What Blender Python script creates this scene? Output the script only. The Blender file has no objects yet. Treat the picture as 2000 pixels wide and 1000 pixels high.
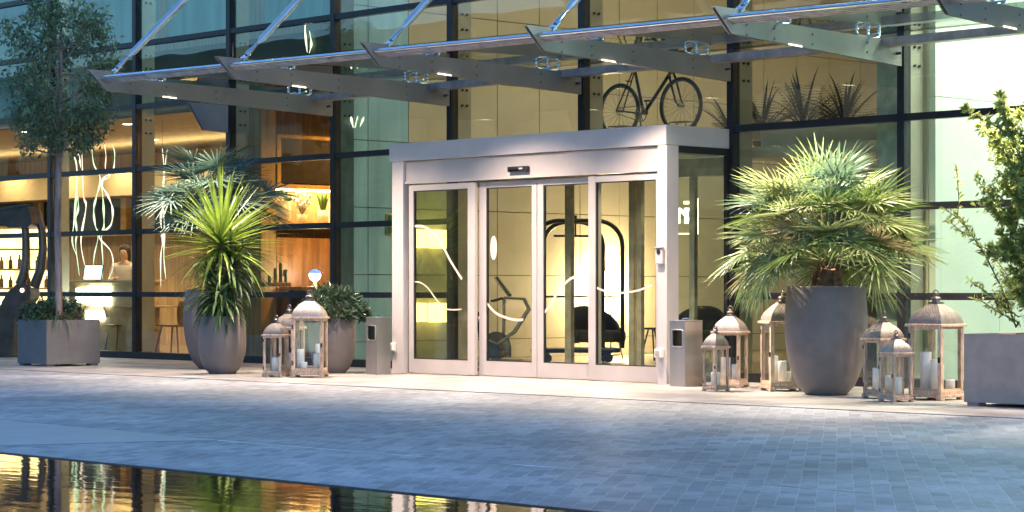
import bpy, bmesh, math, random
from mathutils import Vector, Matrix, noise as mnoise
from math import sin, cos, pi, radians as rad, hypot, atan2
scene = bpy.context.scene
col = scene.collection
random.seed(7)

# ------------------------------------------------------------------ camera constants
FPX = 4400.0; HZ = 1.04; YH = 566.0
TH = math.atan(4200/4400.0)
FW = (-cos(TH), sin(TH)); RT = (sin(TH), cos(TH))
CAM = (16.770226, -19.480133)
def ray(px): return (FW[0]+(px-1000)/FPX*RT[0], FW[1]+(px-1000)/FPX*RT[1])
def atY(px, py, Y):
    d = ray(px); t = (Y-CAM[1])/d[1]
    return Vector((CAM[0]+t*d[0], Y, HZ-(py-YH)*t/FPX))
def atX(px, py, X):
    d = ray(px); t = (X-CAM[0])/d[0]
    return Vector((X, CAM[1]+t*d[1], HZ-(py-YH)*t/FPX))
def atT(px, py, t):
    d = ray(px)
    return Vector((CAM[0]+t*d[0], CAM[1]+t*d[1], HZ-(py-YH)*t/FPX))
def atZ(px, py, Z=0.0): return atT(px, py, FPX*(HZ-Z)/(py-YH))
VIEW_ROT = atan2(RT[1], RT[0])      # local x axis seen as 'to the right'

# ------------------------------------------------------------------ materials
MATS = {}
def new_mat(name):
    m = bpy.data.materials.new(name); m.use_nodes = True
    nt = m.node_tree; nt.nodes.clear()
    out = nt.nodes.new('ShaderNodeOutputMaterial')
    return m, nt, out
def N(nt, t, **kw):
    n = nt.nodes.new(t)
    for k, v in kw.items():
        if k.startswith('i_'): n.inputs[k[2:].replace('_', ' ')].default_value = v
        else: setattr(n, k, v)
    return n
def c4(c): return (c[0], c[1], c[2], 1)
def mat(name, color, rough=.5, metal=0, var=.12, scale=8, bump=0, bscale=40, spec=.5, stretch=(1, 1, 1), island=0, color2=None, coat=0, objrand=0):
    if name in MATS: return MATS[name]
    m, nt, out = new_mat(name)
    b = N(nt, 'ShaderNodeBsdfPrincipled')
    b.inputs['Roughness'].default_value = rough; b.inputs['Metallic'].default_value = metal
    b.inputs['Specular IOR Level'].default_value = spec
    b.inputs['Coat Weight'].default_value = coat
    L = nt.links.new
    tc = N(nt, 'ShaderNodeTexCoord'); mp = N(nt, 'ShaderNodeMapping'); mp.inputs['Scale'].default_value = stretch
    L(tc.outputs['Object'], mp.inputs['Vector'])
    nz = N(nt, 'ShaderNodeTexNoise'); nz.inputs['Scale'].default_value = scale; nz.inputs['Detail'].default_value = 6
    L(mp.outputs[0], nz.inputs['Vector'])
    mx = N(nt, 'ShaderNodeMix', data_type='RGBA')
    c2 = color2 if color2 else tuple(max(0, min(1, x*(1+2.2*var))) for x in color)
    c1 = color if color2 else tuple(x*(1-2.2*var) for x in color)
    mx.inputs['A'].default_value = c4(c1); mx.inputs['B'].default_value = c4(c2)
    rmp = N(nt, 'ShaderNodeMapRange'); rmp.inputs['From Min'].default_value = .3; rmp.inputs['From Max'].default_value = .7
    L(nz.outputs['Fac'], rmp.inputs['Value'])
    L(rmp.outputs[0], mx.inputs['Factor'])
    last = mx.outputs['Result']
    if island:
        g = N(nt, 'ShaderNodeNewGeometry'); hs = N(nt, 'ShaderNodeHueSaturation')
        r = N(nt, 'ShaderNodeMapRange'); r.inputs['To Min'].default_value = 1-island; r.inputs['To Max'].default_value = 1+island
        L(g.outputs['Random Per Island'], r.inputs['Value']); L(r.outputs[0], hs.inputs['Value']); L(last, hs.inputs['Color'])
        last = hs.outputs['Color']
    if objrand:
        oi = N(nt, 'ShaderNodeObjectInfo'); h2 = N(nt, 'ShaderNodeHueSaturation'); r2 = N(nt, 'ShaderNodeMapRange'); r2.inputs['To Min'].default_value = 1-objrand; r2.inputs['To Max'].default_value = 1+objrand
        L(oi.outputs['Random'], r2.inputs['Value']); L(r2.outputs[0], h2.inputs['Value']); L(last, h2.inputs['Color']); last = h2.outputs['Color']
    L(last, b.inputs['Base Color'])
    rr = N(nt, 'ShaderNodeMapRange'); rr.inputs['To Min'].default_value = max(.02, rough*.8); rr.inputs['To Max'].default_value = min(1, rough*1.2)
    L(nz.outputs['Fac'], rr.inputs['Value']); L(rr.outputs[0], b.inputs['Roughness'])
    if bump:
        n2 = N(nt, 'ShaderNodeTexNoise'); n2.inputs['Scale'].default_value = bscale; n2.inputs['Detail'].default_value = 5
        L(mp.outputs[0], n2.inputs['Vector'])
        bp = N(nt, 'ShaderNodeBump'); bp.inputs['Strength'].default_value = bump; bp.inputs['Distance'].default_value = .01
        L(n2.outputs['Fac'], bp.inputs['Height']); L(bp.outputs[0], b.inputs['Normal'])
    L(b.outputs[0], out.inputs[0])
    MATS[name] = m
    return m
def leafmat(name, color, trans=.3, island=.35, rough=.45, color2=None):
    if name in MATS: return MATS[name]
    m = mat(name, color, rough, 0, .15, 6, island=island, color2=color2)
    nt = m.node_tree; L = nt.links.new
    b = [n for n in nt.nodes if n.type == 'BSDF_PRINCIPLED'][0]; out = [n for n in nt.nodes if n.type == 'OUTPUT_MATERIAL'][0]
    tr = N(nt, 'ShaderNodeBsdfTranslucent'); mx = N(nt, 'ShaderNodeMixShader'); mx.inputs[0].default_value = trans
    L(b.inputs['Base Color'].links[0].from_socket, tr.inputs['Color'])
    L(b.outputs[0], mx.inputs[1]); L(tr.outputs[0], mx.inputs[2]); L(mx.outputs[0], out.inputs[0])
    return m
def emit(name, color, s, var=0, scale=6, stretch=(1, 1, 1)):
    if name in MATS: return MATS[name]
    m, nt, out = new_mat(name); e = N(nt, 'ShaderNodeEmission'); e.inputs['Color'].default_value = c4(color); e.inputs['Strength'].default_value = s
    if var:
        L = nt.links.new
        tc = N(nt, 'ShaderNodeTexCoord'); mp = N(nt, 'ShaderNodeMapping'); mp.inputs['Scale'].default_value = stretch
        L(tc.outputs['Object'], mp.inputs['Vector'])
        nz = N(nt, 'ShaderNodeTexNoise'); nz.inputs['Scale'].default_value = scale
        L(mp.outputs[0], nz.inputs['Vector'])
        r = N(nt, 'ShaderNodeMapRange'); r.inputs['From Min'].default_value = .3; r.inputs['From Max'].default_value = .7
        r.inputs['To Min'].default_value = s*(1-var); r.inputs['To Max'].default_value = s*(1+var)
        L(nz.outputs['Fac'], r.inputs['Value']); L(r.outputs[0], e.inputs['Strength'])
    nt.links.new(e.outputs[0], out.inputs[0]); MATS[name] = m; return m
def glass(name, tint=(.9, .95, .9), gain=1.5, rough=.0, wav=0.0):
    if name in MATS: return MATS[name]
    m, nt, out = new_mat(name); L = nt.links.new
    g = N(nt, 'ShaderNodeNewGeometry')
    dt = N(nt, 'ShaderNodeVectorMath', operation='DOT_PRODUCT'); L(g.outputs['Incoming'], dt.inputs[0]); L(g.outputs['Normal'], dt.inputs[1])
    ab = N(nt, 'ShaderNodeMath', operation='ABSOLUTE'); L(dt.outputs['Value'], ab.inputs[0])
    su = N(nt, 'ShaderNodeMath', operation='SUBTRACT'); su.inputs[0].default_value = 1; L(ab.outputs[0], su.inputs[1])
    pw = N(nt, 'ShaderNodeMath', operation='POWER'); L(su.outputs[0], pw.inputs[0]); pw.inputs[1].default_value = 5
    ma = N(nt, 'ShaderNodeMath', operation='MULTIPLY_ADD', use_clamp=True); L(pw.outputs[0], ma.inputs[0]); ma.inputs[1].default_value = .96*gain; ma.inputs[2].default_value = .04*gain
    tr = N(nt, 'ShaderNodeBsdfTransparent'); tr.inputs['Color'].default_value = c4(tint)
    gl = N(nt, 'ShaderNodeBsdfGlossy'); gl.inputs['Roughness'].default_value = rough
    if wav:
        tc = N(nt, 'ShaderNodeTexCoord'); nz = N(nt, 'ShaderNodeTexNoise'); nz.inputs['Scale'].default_value = .9; nz.inputs['Detail'].default_value = 1
        L(tc.outputs['Object'], nz.inputs['Vector'])
        bp = N(nt, 'ShaderNodeBump'); bp.inputs['Strength'].default_value = wav; bp.inputs['Distance'].default_value = .02
        L(nz.outputs['Fac'], bp.inputs['Height']); L(bp.outputs[0], gl.inputs['Normal'])
    mx = N(nt, 'ShaderNodeMixShader'); L(ma.outputs[0], mx.inputs[0]); L(tr.outputs[0], mx.inputs[1]); L(gl.outputs[0], mx.inputs[2])
    L(mx.outputs[0], out.inputs[0]); MATS[name] = m; return m

# ------------------------------------------------------------------ mesh builder
class MB:
    def __init__(s): s.v = []; s.f = []; s.sm = []
    def add(s, vs, fs, smooth=False):
        b = len(s.v); s.v += [tuple(v) for v in vs]
        for f in fs: s.f.append(tuple(i+b for i in f)); s.sm.append(smooth)
        return s
    def box(s, x0, x1, y0, y1, z0, z1):
        x0, x1 = min(x0, x1), max(x0, x1); y0, y1 = min(y0, y1), max(y0, y1); z0, z1 = min(z0, z1), max(z0, z1)
        return s.add([(x0,y0,z0),(x1,y0,z0),(x1,y1,z0),(x0,y1,z0),(x0,y0,z1),(x1,y0,z1),(x1,y1,z1),(x0,y1,z1)],
              [(0,3,2,1),(4,5,6,7),(0,1,5,4),(1,2,6,5),(2,3,7,6),(3,0,4,7)])
    def bbox(s, x0, x1, y0, y1, z0, z1, b=.008, seg=2):
        bm = bmesh.new(); r = bmesh.ops.create_cube(bm, size=1)
        for v in bm.verts: v.co = Vector(((x0+x1)/2+v.co.x*abs(x1-x0), (y0+y1)/2+v.co.y*abs(y1-y0), (z0+z1)/2+v.co.z*abs(z1-z0)))
        bmesh.ops.bevel(bm, geom=bm.edges[:], offset=b, segments=seg, affect='EDGES', profile=.5)
        return s.frombm(bm)
    def frombm(s, bm, smooth=False, M=None):
        bm.verts.index_update()
        s.add([(M @ v.co) if M else v.co for v in bm.verts], [[v.index for v in f.verts] for f in bm.faces], smooth)
        bm.free(); return s
    def beam(s, a, b, w, h, up=(0, 0, 1)):
        a = Vector(a); b = Vector(b); d = (b-a).normalized(); u = Vector(up)
        r = d.cross(u); r = r.normalized() if r.length > 1e-5 else Vector((1, 0, 0)); u = r.cross(d)
        vs = [p+r*(i*w/2)+u*(j*h/2) for p in (a, b) for i, j in ((-1,-1),(1,-1),(1,1),(-1,1))]
        return s.add(vs, [(0,1,2,3),(7,6,5,4),(0,4,5,1),(1,5,6,2),(2,6,7,3),(3,7,4,0)])
    def tube(s, pts, r, n=10, closed=False, cap=True):
        pts = [Vector(p) for p in pts]; k = len(pts); rs = r if isinstance(r, (list, tuple)) else [r]*k
        tg = []
        for i in range(k):
            a = pts[(i-1) % k] if (closed or i > 0) else pts[0]; b = pts[(i+1) % k] if (closed or i < k-1) else pts[-1]
            tg.append((b-a).normalized())
        u = Vector((0, 0, 1)); u = u if abs(tg[0].z) < .9 else Vector((1, 0, 0))
        vs = []
        for i in range(k):
            t = tg[i]; u = (u-t*u.dot(t))
            u = u.normalized() if u.length > 1e-6 else t.orthogonal().normalized()
            w = t.cross(u)
            for j in range(n): vs.append(pts[i]+(u*cos(2*pi*j/n)+w*sin(2*pi*j/n))*rs[i])
        fs = [(i*n+j, i*n+(j+1) % n, ((i+1) % k)*n+(j+1) % n, ((i+1) % k)*n+j) for i in range(k if closed else k-1) for j in range(n)]
        s.add(vs, fs, True)
        if cap and not closed:
            s.add(vs[:n][::-1], [tuple(range(n))]); s.add(vs[-n:], [tuple(range(n))])
        return s
    def lathe(s, prof, n=32, c=(0, 0, 0), smooth=True, sq=0):
        vs = []
        for r, z in prof:
            for j in range(n):
                a = 2*pi*j/n; vs.append((c[0]+r*cos(a), c[1]+r*sin(a), c[2]+z))
        k = len(prof)
        fs = [(i*n+j, i*n+(j+1) % n, (i+1)*n+(j+1) % n, (i+1)*n+j) for i in range(k-1) for j in range(n)]
        return s.add(vs, fs, smooth)
    def sphere(s, c, r, seg=14, rings=8):
        rx, ry, rz = r if isinstance(r, (tuple, list)) else (r, r, r)
        prof = [(max(1e-4, sin(pi*i/rings)), -cos(pi*i/rings)) for i in range(rings+1)]
        vs = [(c[0]+p*rx*cos(2*pi*j/seg), c[1]+p*ry*sin(2*pi*j/seg), c[2]+z*rz) for p, z in prof for j in range(seg)]
        fs = [(i*seg+j, i*seg+(j+1) % seg, (i+1)*seg+(j+1) % seg, (i+1)*seg+j) for i in range(rings) for j in range(seg)]
        return s.add(vs, fs, True)
    def prism(s, poly, off, flip=False):
        """poly: 3D points (planar); off: extrusion vector"""
        o = Vector(off); n = len(poly); a = [Vector(p) for p in poly]
        vs = a+[p+o for p in a]
        return s.add(vs, [tuple(range(n))[::-1], tuple(range(n, 2*n))]+[(i, (i+1) % n, n+(i+1) % n, n+i) for i in range(n)])
    def build(s, name, m, parent=None, loc=None, bevel=0, recalc=True):
        me = bpy.data.meshes.new(name); me.from_pydata(s.v, [], s.f); me.update()
        if recalc:
            bm = bmesh.new(); bm.from_mesh(me); bmesh.ops.recalc_face_normals(bm, faces=bm.faces[:]); bm.to_mesh(me); bm.free()
        me.polygons.foreach_set('use_smooth', s.sm)
        me.materials.append(m)
        o = bpy.data.objects.new(name, me); col.objects.link(o)
        if parent is not None: o.parent = parent
        if loc is not None: o.location = loc
        if bevel:
            bv = o.modifiers.new('bevel', 'BEVEL'); bv.width = bevel; bv.segments = 2; bv.limit_method = 'ANGLE'
        return o
def rdir0(rng):
    z = rng.uniform(-1, 1); a = rng.uniform(0, 2*pi); r = math.sqrt(1-z*z); k = rng.random()**.3; return Vector((r*cos(a), r*sin(a), z))*k
def tag(o, label, cat, group=None):
    o['label'] = label; o['category'] = cat
    if group: o['group'] = group
    return o
def thing(name, label, cat, loc=(0, 0, 0), rz=0, group=None):
    o = bpy.data.objects.new(name, None); col.objects.link(o); o.empty_display_size = .1
    o.location = loc; o.rotation_euler = (0, 0, rz)
    return tag(o, label, cat, group)
def struct(o, kind='structure'): o['kind'] = kind; return o
def copy_tree(o, parent=None):
    c = o.copy(); col.objects.link(c)
    if parent is not None: c.parent = parent
    for ch in list(o.children): copy_tree(ch, c)
    return c

# ------------------------------------------------------------------ palette
M_frame = mat('dark_frame', (.018, .017, .02), .35, .3, .1)
M_alu = mat('white_aluminium', (.50, .45, .43), .42, .08, .03, 3)
M_alu2 = mat('satin_aluminium', (.44, .385, .36), .42, .08, .03, 3)
M_chrome = mat('chrome', (.75, .77, .8), .12, 1, .03)
M_steel = mat('brushed_steel', (.40, .38, .37), .34, .85, .08, 3, stretch=(1, 1, .05))
M_beam = mat('painted_beam', (.27, .255, .24), .38, .35, .06, 2, bump=.05, bscale=60)
M_pot = mat('charcoal_clay', (.17, .14, .127), .62, 0, .06, 5, bump=.12, bscale=90)
M_planter = mat('grey_fibre', (.155, .14, .138), .7, 0, .06, 6, bump=.15, bscale=70)
M_soil = mat('soil', (.03, .022, .016), .95, 0, .3, 30, bump=.8, bscale=60)
M_wood = mat('pale_weathered_wood', (.52, .36, .25), .6, 0, .2, 12, bump=.2, bscale=40, stretch=(6, 6, 1), objrand=.22)
M_candle = mat('wax', (.90, .87, .82), .45, 0, .02)
M_black = mat('black_plastic', (.012, .012, .014), .35)
M_dkmetal = mat('dark_metal', (.03, .032, .036), .35, .6)
M_bark = mat('bark', (.30, .215, .185), .9, 0, .2, 12, bump=.7, bscale=30, stretch=(1, 1, .3))
M_white = mat('white_ceramic', (.7, .68, .62), .4, 0, .03)
M_glass = glass('facade_glass', (.90, .93, .86), 1.5, wav=.09)
M_dglass = glass('door_glass', (.93, .95, .88), 1.4)
M_lglass = glass('lantern_glass', (.97, .98, .97), 1.0)
M_cglass = glass('canopy_glass', (.80, .90, .88), 1.2)
M_warm = emit('warm_lamp', (1, .72, .36), 9)
M_spot = emit('downlight_white', (1, .9, .72), 14)

# ------------------------------------------------------------------ world, sun
w = bpy.data.worlds.new('World'); scene.world = w; w.use_nodes = True
nt = w.node_tree; bg = nt.nodes['Background']
sky = nt.nodes.new('ShaderNodeTexSky'); sky.sky_type = 'NISHITA'; sky.sun_disc = False
SUN_EL, SUN_AZ = rad(11), rad(-40)
sky.sun_elevation = SUN_EL; sky.sun_rotation = SUN_AZ; sky.air_density = 1.0; sky.dust_density = .2; sky.ozone_density = 4.8
nt.links.new(sky.outputs[0], bg.inputs[0]); bg.inputs[1].default_value = .15
sl = bpy.data.lights.new('sun', 'SUN'); sl.energy = .3; sl.angle = rad(10); sl.color = (1, .86, .72)
so = bpy.data.objects.new('sun', sl); col.objects.link(so)
# direction to the sun matches the sky texture (rotation measured from +Y towards +X)
sd = Vector((sin(SUN_AZ)*cos(SUN_EL), cos(SUN_AZ)*cos(SUN_EL), sin(SUN_EL)))
so.rotation_euler = sd.to_track_quat('Z', 'Y').to_euler(); so.location = (0, -30, 30)

# ------------------------------------------------------------------ ground setting
def paving_material():
    m, nt, out = new_mat('granite_setts'); L = nt.links.new
    b = N(nt, 'ShaderNodeBsdfPrincipled')
    tc = N(nt, 'ShaderNodeTexCoord'); mp = N(nt, 'ShaderNodeMapping')
    d = ray(1640); ang = atan2(d[1], d[0])
    mp.vector_type = 'TEXTURE'; mp.inputs['Rotation'].default_value = (0, 0, ang)
    L(tc.outputs['Object'], mp.inputs['Vector'])
    # slightly wobbly courses
    nw = N(nt, 'ShaderNodeTexNoise'); nw.inputs['Scale'].default_value = 3.5; nw.inputs['Detail'].default_value = 3; L(mp.outputs[0], nw.inputs['Vector'])
    vs = N(nt, 'ShaderNodeVectorMath', operation='MULTIPLY_ADD'); L(nw.outputs['Color'], vs.inputs[0]); vs.inputs[1].default_value = (.07, .03, 0); L(mp.outputs[0], vs.inputs[2])
    br = N(nt, 'ShaderNodeTexBrick'); br.offset = .5; br.squash = 1
    br.inputs['Scale'].default_value = 1; br.inputs['Brick Width'].default_value = .205; br.inputs['Row Height'].default_value = .096
    br.inputs['Mortar Size'].default_value = .0045; br.inputs['Mortar Smooth'].default_value = .3; br.inputs['Bias'].default_value = 0
    br.inputs['Color1'].default_value = (.205, .21, .23, 1); br.inputs['Color2'].default_value = (.375, .37, .39, 1); br.inputs['Mortar'].default_value = (.43, .425, .43, 1)
    nw2 = N(nt, 'ShaderNodeTexNoise'); nw2.inputs['Scale'].default_value = 16; nw2.inputs['Detail'].default_value = 4; L(mp.outputs[0], nw2.inputs['Vector'])
    vs2 = N(nt, 'ShaderNodeVectorMath', operation='MULTIPLY_ADD'); L(nw2.outputs['Color'], vs2.inputs[0]); vs2.inputs[1].default_value = (.035, .018, 0); L(vs.outputs[0], vs2.inputs[2])
    L(vs2.outputs[0], br.inputs['Vector'])
    n1 = N(nt, 'ShaderNodeTexNoise'); n1.inputs['Scale'].default_value = 22; n1.inputs['Detail'].default_value = 8; n1.inputs['Roughness'].default_value = .7
    L(tc.outputs['Object'], n1.inputs['Vector'])
    n2 = N(nt, 'ShaderNodeTexNoise'); n2.inputs['Scale'].default_value = .8; n2.inputs['Detail'].default_value = 6; n2.inputs['Roughness'].default_value = .6
    L(tc.outputs['Object'], n2.inputs['Vector'])
    ov = N(nt, 'ShaderNodeMix', data_type='RGBA', blend_type='OVERLAY'); ov.inputs['Factor'].default_value = .85
    L(br.outputs['Color'], ov.inputs['A']); L(n1.outputs['Fac'], ov.inputs['B'])
    ov2 = N(nt, 'ShaderNodeMix', data_type='RGBA', blend_type='OVERLAY'); ov2.inputs['Factor'].default_value = .6
    L(ov.outputs['Result'], ov2.inputs['A']); L(n2.outputs['Fac'], ov2.inputs['B'])
    # pale chipped edges
    n3 = N(nt, 'ShaderNodeTexNoise'); n3.inputs['Scale'].default_value = 9; n3.inputs['Detail'].default_value = 9; n3.inputs['Roughness'].default_value = .75
    L(mp.outputs[0], n3.inputs['Vector'])
    r3 = N(nt, 'ShaderNodeMapRange'); r3.inputs['From Min'].default_value = .56; r3.inputs['From Max'].default_value = .72; r3.inputs['To Max'].default_value = .7
    L(n3.outputs['Fac'], r3.inputs['Value'])
    mx = N(nt, 'ShaderNodeMix', data_type='RGBA'); mx.inputs['B'].default_value = (.46, .455, .46, 1)
    L(r3.outputs[0], mx.inputs['Factor']); L(ov2.outputs['Result'], mx.inputs['A'])
    n4 = N(nt, 'ShaderNodeTexNoise'); n4.inputs['Scale'].default_value = .35; n4.inputs['Detail'].default_value = 7; n4.inputs['Roughness'].default_value = .68; n4.inputs['Distortion'].default_value = .6
    L(tc.outputs['Object'], n4.inputs['Vector'])
    r4 = N(nt, 'ShaderNodeMapRange'); r4.inputs['From Min'].default_value = .36; r4.inputs['From Max'].default_value = .62; r4.inputs['To Min'].default_value = .66; r4.inputs['To Max'].default_value = 1.14; L(n4.outputs['Fac'], r4.inputs['Value'])
    vo = N(nt, 'ShaderNodeTexVoronoi'); vo.inputs['Scale'].default_value = 2.6; L(tc.outputs['Object'], vo.inputs['Vector'])
    r5 = N(nt, 'ShaderNodeMapRange'); r5.inputs['From Min'].default_value = .018; r5.inputs['From Max'].default_value = .035; r5.inputs['To Min'].default_value = .45; L(vo.outputs['Distance'], r5.inputs['Value'])
    m5 = N(nt, 'ShaderNodeMath', operation='MULTIPLY'); L(r4.outputs[0], m5.inputs[0]); L(r5.outputs[0], m5.inputs[1])
    hs = N(nt, 'ShaderNodeHueSaturation'); L(m5.outputs[0], hs.inputs['Value']); L(mx.outputs['Result'], hs.inputs['Color'])
    L(hs.outputs['Color'], b.inputs['Base Color'])
    rr = N(nt, 'ShaderNodeMapRange'); rr.inputs['To Min'].default_value = .38; rr.inputs['To Max'].default_value = .72; L(n1.outputs['Fac'], rr.inputs['Value']); L(rr.outputs[0], b.inputs['Roughness'])
    hh = N(nt, 'ShaderNodeMath', operation='MULTIPLY_ADD'); L(n1.outputs['Fac'], hh.inputs[0]); hh.inputs[1].default_value = .5
    inv = N(nt, 'ShaderNodeMath', operation='SUBTRACT'); inv.inputs[0].default_value = 1; L(br.outputs['Fac'], inv.inputs[1])
    L(inv.outputs[0], hh.inputs[2])
    bp = N(nt, 'ShaderNodeBump'); bp.inputs['Strength'].default_value = .8; bp.inputs['Distance'].default_value = .012
    L(hh.outputs[0], bp.inputs['Height']); L(bp.outputs[0], b.inputs['Normal'])
    L(b.outputs[0], out.inputs[0]); return m
def slab_material(name, base, joint, bw, bh, rot=0):
    m, nt, out = new_mat(name); L = nt.links.new
    b = N(nt, 'ShaderNodeBsdfPrincipled'); b.inputs['Roughness'].default_value = .6
    tc = N(nt, 'ShaderNodeTexCoord')
    br = N(nt, 'ShaderNodeTexBrick'); br.offset = 0; br.inputs['Scale'].default_value = 1; br.inputs['Brick Width'].default_value = bw; br.inputs['Row Height'].default_value = bh
    br.inputs['Mortar Size'].default_value = .003
    br.inputs['Color1'].default_value = c4(base); br.inputs['Color2'].default_value = c4([x*1.1 for x in base]); br.inputs['Mortar'].default_value = c4(joint)
    L(tc.outputs['Object'], br.inputs['Vector'])
    n1 = N(nt, 'ShaderNodeTexNoise'); n1.inputs['Scale'].default_value = 1.6; n1.inputs['Detail'].default_value = 8; L(tc.outputs['Object'], n1.inputs['Vector'])
    ov = N(nt, 'ShaderNodeMix', data_type='RGBA', blend_type='OVERLAY'); ov.inputs['Factor'].default_value = .9
    L(br.outputs['Color'], ov.inputs['A']); L(n1.outputs['Fac'], ov.inputs['B']); L(ov.outputs['Result'], b.inputs['Base Color'])
    n2 = N(nt, 'ShaderNodeTexNoise'); n2.inputs['Scale'].default_value = 70; L(tc.outputs['Object'], n2.inputs['Vector'])
    bp = N(nt, 'ShaderNodeBump'); bp.inputs['Strength'].default_value = .15; bp.inputs['Distance'].default_value = .004; L(n2.outputs['Fac'], bp.inputs['Height']); L(bp.outputs[0], b.inputs['Normal'])
    L(b.outputs[0], out.inputs[0]); return m
POOL_Y = -11.86; WALK_Y = -3.82
struct(MB().box(-60, 60, POOL_Y, 10, -.4, -.004).build('paving', paving_material()))
struct(MB().box(-60, 60, WALK_Y, .02, -.003, .0).build('walkway', slab_material('pale_stone_slabs', (.29, .265, .245), (.16, .15, .14), 1.2, .95)))
struct(MB().box(-60, 60, WALK_Y-.11, WALK_Y-.002, -.003, .003).build('kerb', slab_material('kerb_stone', (.27, .26, .25), (.12, .12, .12), .9, .5)))
g0 = MB(); g0.add([(-900, -900, -.42), (900, -900, -.42), (900, 900, -.42), (-900, 900, -.42)], [(0, 1, 2, 3)])
struct(g0.build('ground', mat('far_ground', (.07, .07, .075), .9, 0, .2, .2)))
# pale concrete wedge and steel drain line in the setts
pw = [atZ(-60, 815), atZ(0, 822), atZ(200, 838), atZ(425, 859.5), atZ(300, 862), atZ(0, 870), atZ(-60, 873)]
struct(MB().prism([(p.x, p.y, -.0035) for p in pw], (0, 0, .004)).build('path', mat('smooth_concrete', (.34, .335, .33), .55, 0, .06, 2, bump=.05, bscale=50)))
a, b_ = atZ(-60, 814), atZ(1005, 909)
dr = MB()
pts = [atZ(-60, 815), atZ(0, 821), atZ(200, 838), atZ(425, 859), atZ(520, 867), atZ(700, 881), atZ(950, 902), atZ(1200, 921), atZ(1700, 962)]
for i in range(len(pts)-1): dr.beam((pts[i].x, pts[i].y, -.0034), (pts[i+1].x, pts[i+1].y, -.0034), .035, .002)
struct(dr.build('drain_strip', mat('drain_steel', (.5, .49, .47), .6, .0, .3, 2)))
pe = MB(); pe.box(-60, 60, POOL_Y-.014, POOL_Y-.001, -.4, -.001)
struct(pe.build('pool_edge', mat('edge_steel', (.17, .17, .18), .35, .5)))
def water_material():
    m, nt, out = new_mat('dark_water'); L = nt.links.new
    b = N(nt, 'ShaderNodeBsdfPrincipled'); b.inputs['Base Color'].default_value = (.006, .008, .008, 1); b.inputs['Roughness'].default_value = .035; b.inputs['IOR'].default_value = 1.42
    b.inputs['Specular IOR Level'].default_value = .75
    tc = N(nt, 'ShaderNodeTexCoord'); mp = N(nt, 'ShaderNodeMapping'); mp.inputs['Rotation'].default_value = (0, 0, -VIEW_ROT)
    mp.inputs['Scale'].default_value = (.6, 1.7, 1); L(tc.outputs['Object'], mp.inputs['Vector'])
    nz = N(nt, 'ShaderNodeTexNoise'); nz.inputs['Scale'].default_value = 4.0; nz.inputs['Detail'].default_value = 3; L(mp.outputs[0], nz.inputs['Vector'])
    bp = N(nt, 'ShaderNodeBump'); bp.inputs['Strength'].default_value = .026; bp.inputs['Distance'].default_value = .05
    L(nz.outputs['Fac'], bp.inputs['Height']); L(bp.outputs[0], b.inputs['Normal'])
    L(b.outputs[0], out.inputs[0]); return m
struct(MB().box(-60, 60, -40, POOL_Y-.0145, -.3, -.008).build('pool_water', water_material()))

# ------------------------------------------------------------------ the building: curtain wall and rooms behind
DX = 2.375
MX = [i*DX for i in range(-13, 4)]
TZ = [.97, 1.92, 2.865, 3.81, 4.76, 5.70, 6.65, 7.6]
ZT = 8.0
bld = thing('glass_building', 'dark framed glass curtain wall building with amber lit rooms behind its panes', 'building')
for x in MX:
    MB().box(x-.045, x+.045, -.06, .06, 2.87 if x == MX[12] else .10, ZT).build('mullion', M_frame, bld)
for z in TZ:
    for i in range(len(MX)-1):
        if z < 2.9 and (-4.8 < MX[i] < -.1): continue
        MB().box(MX[i]+.046, MX[i+1]-.046, -.052, .052, z-.038, z+.038).build('transom', M_frame, bld)
b0 = MB()
b0.box(MX[0], -4.66, -.07, .07, .0, .10); b0.box(.02, MX[-1], -.07, .07, .0, .10)
b0.build('base_rail', M_frame, bld)
zs = [.06]+TZ+[ZT]
for i in range(len(MX)-1):
    for j in range(len(zs)-1):
        if -4.8 < MX[i] < -.1 and zs[j+1] < 2.9: continue
        MB().box(MX[i]+.046, MX[i+1]-.046, -.008, .008, zs[j]+.04, zs[j+1]-.04).build('glass_pane', M_glass, bld)
# fins with bolts behind every mullion
M_fin_w = mat('fin_steel', (.33, .30, .23), .45, .1, .05, 3)
for x in MX:
    f_ = MB().box(x-.03, x+.03, .062, .30, 2.87 if x == MX[12] else .10, ZT).build('structural_fin', M_fin_w if x != MX[10] else mat('fin_teal', (.05, .12, .15), .4), bld)
    bt = MB()
    for zb in (3.42, 3.62, 4.4, 4.6, 5.4, 5.6):
        for yb in (.14, .22): bt.tube([(x+.029, yb, zb), (x+.05, yb, zb)], .016, 8)
    bt.build('bolt', M_dkmetal, f_)
# floor and slabs
M_floor = mat('interior_floor', (.22, .17, .12), .3, 0, .12, 2)
MB().box(MX[0], MX[-1], .071, 13, -.003, .045).build('interior_floor', M_floor, bld)
M_cream = mat('cream_wall', (.52, .47, .355), .6, 0, .03, 2)
M_soffit = mat('beige_soffit', (.52, .44, .32), .7, 0, .03, 2)
M_teal = mat('teal_panel', (.30, .56, .72), .35, 0, .08, 1.5, stretch=(1, 3, .3))
M_wwall = mat('bright_panel', (.66, .70, .62), .4, 0, .02, 2)
M_amber = mat('amber_wood', (.42, .28, .14), .5, 0, .14, 3, stretch=(6, 6, .6), bump=.05)
M_dark = mat('dark_cabinet', (.03, .025, .02), .3)
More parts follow.
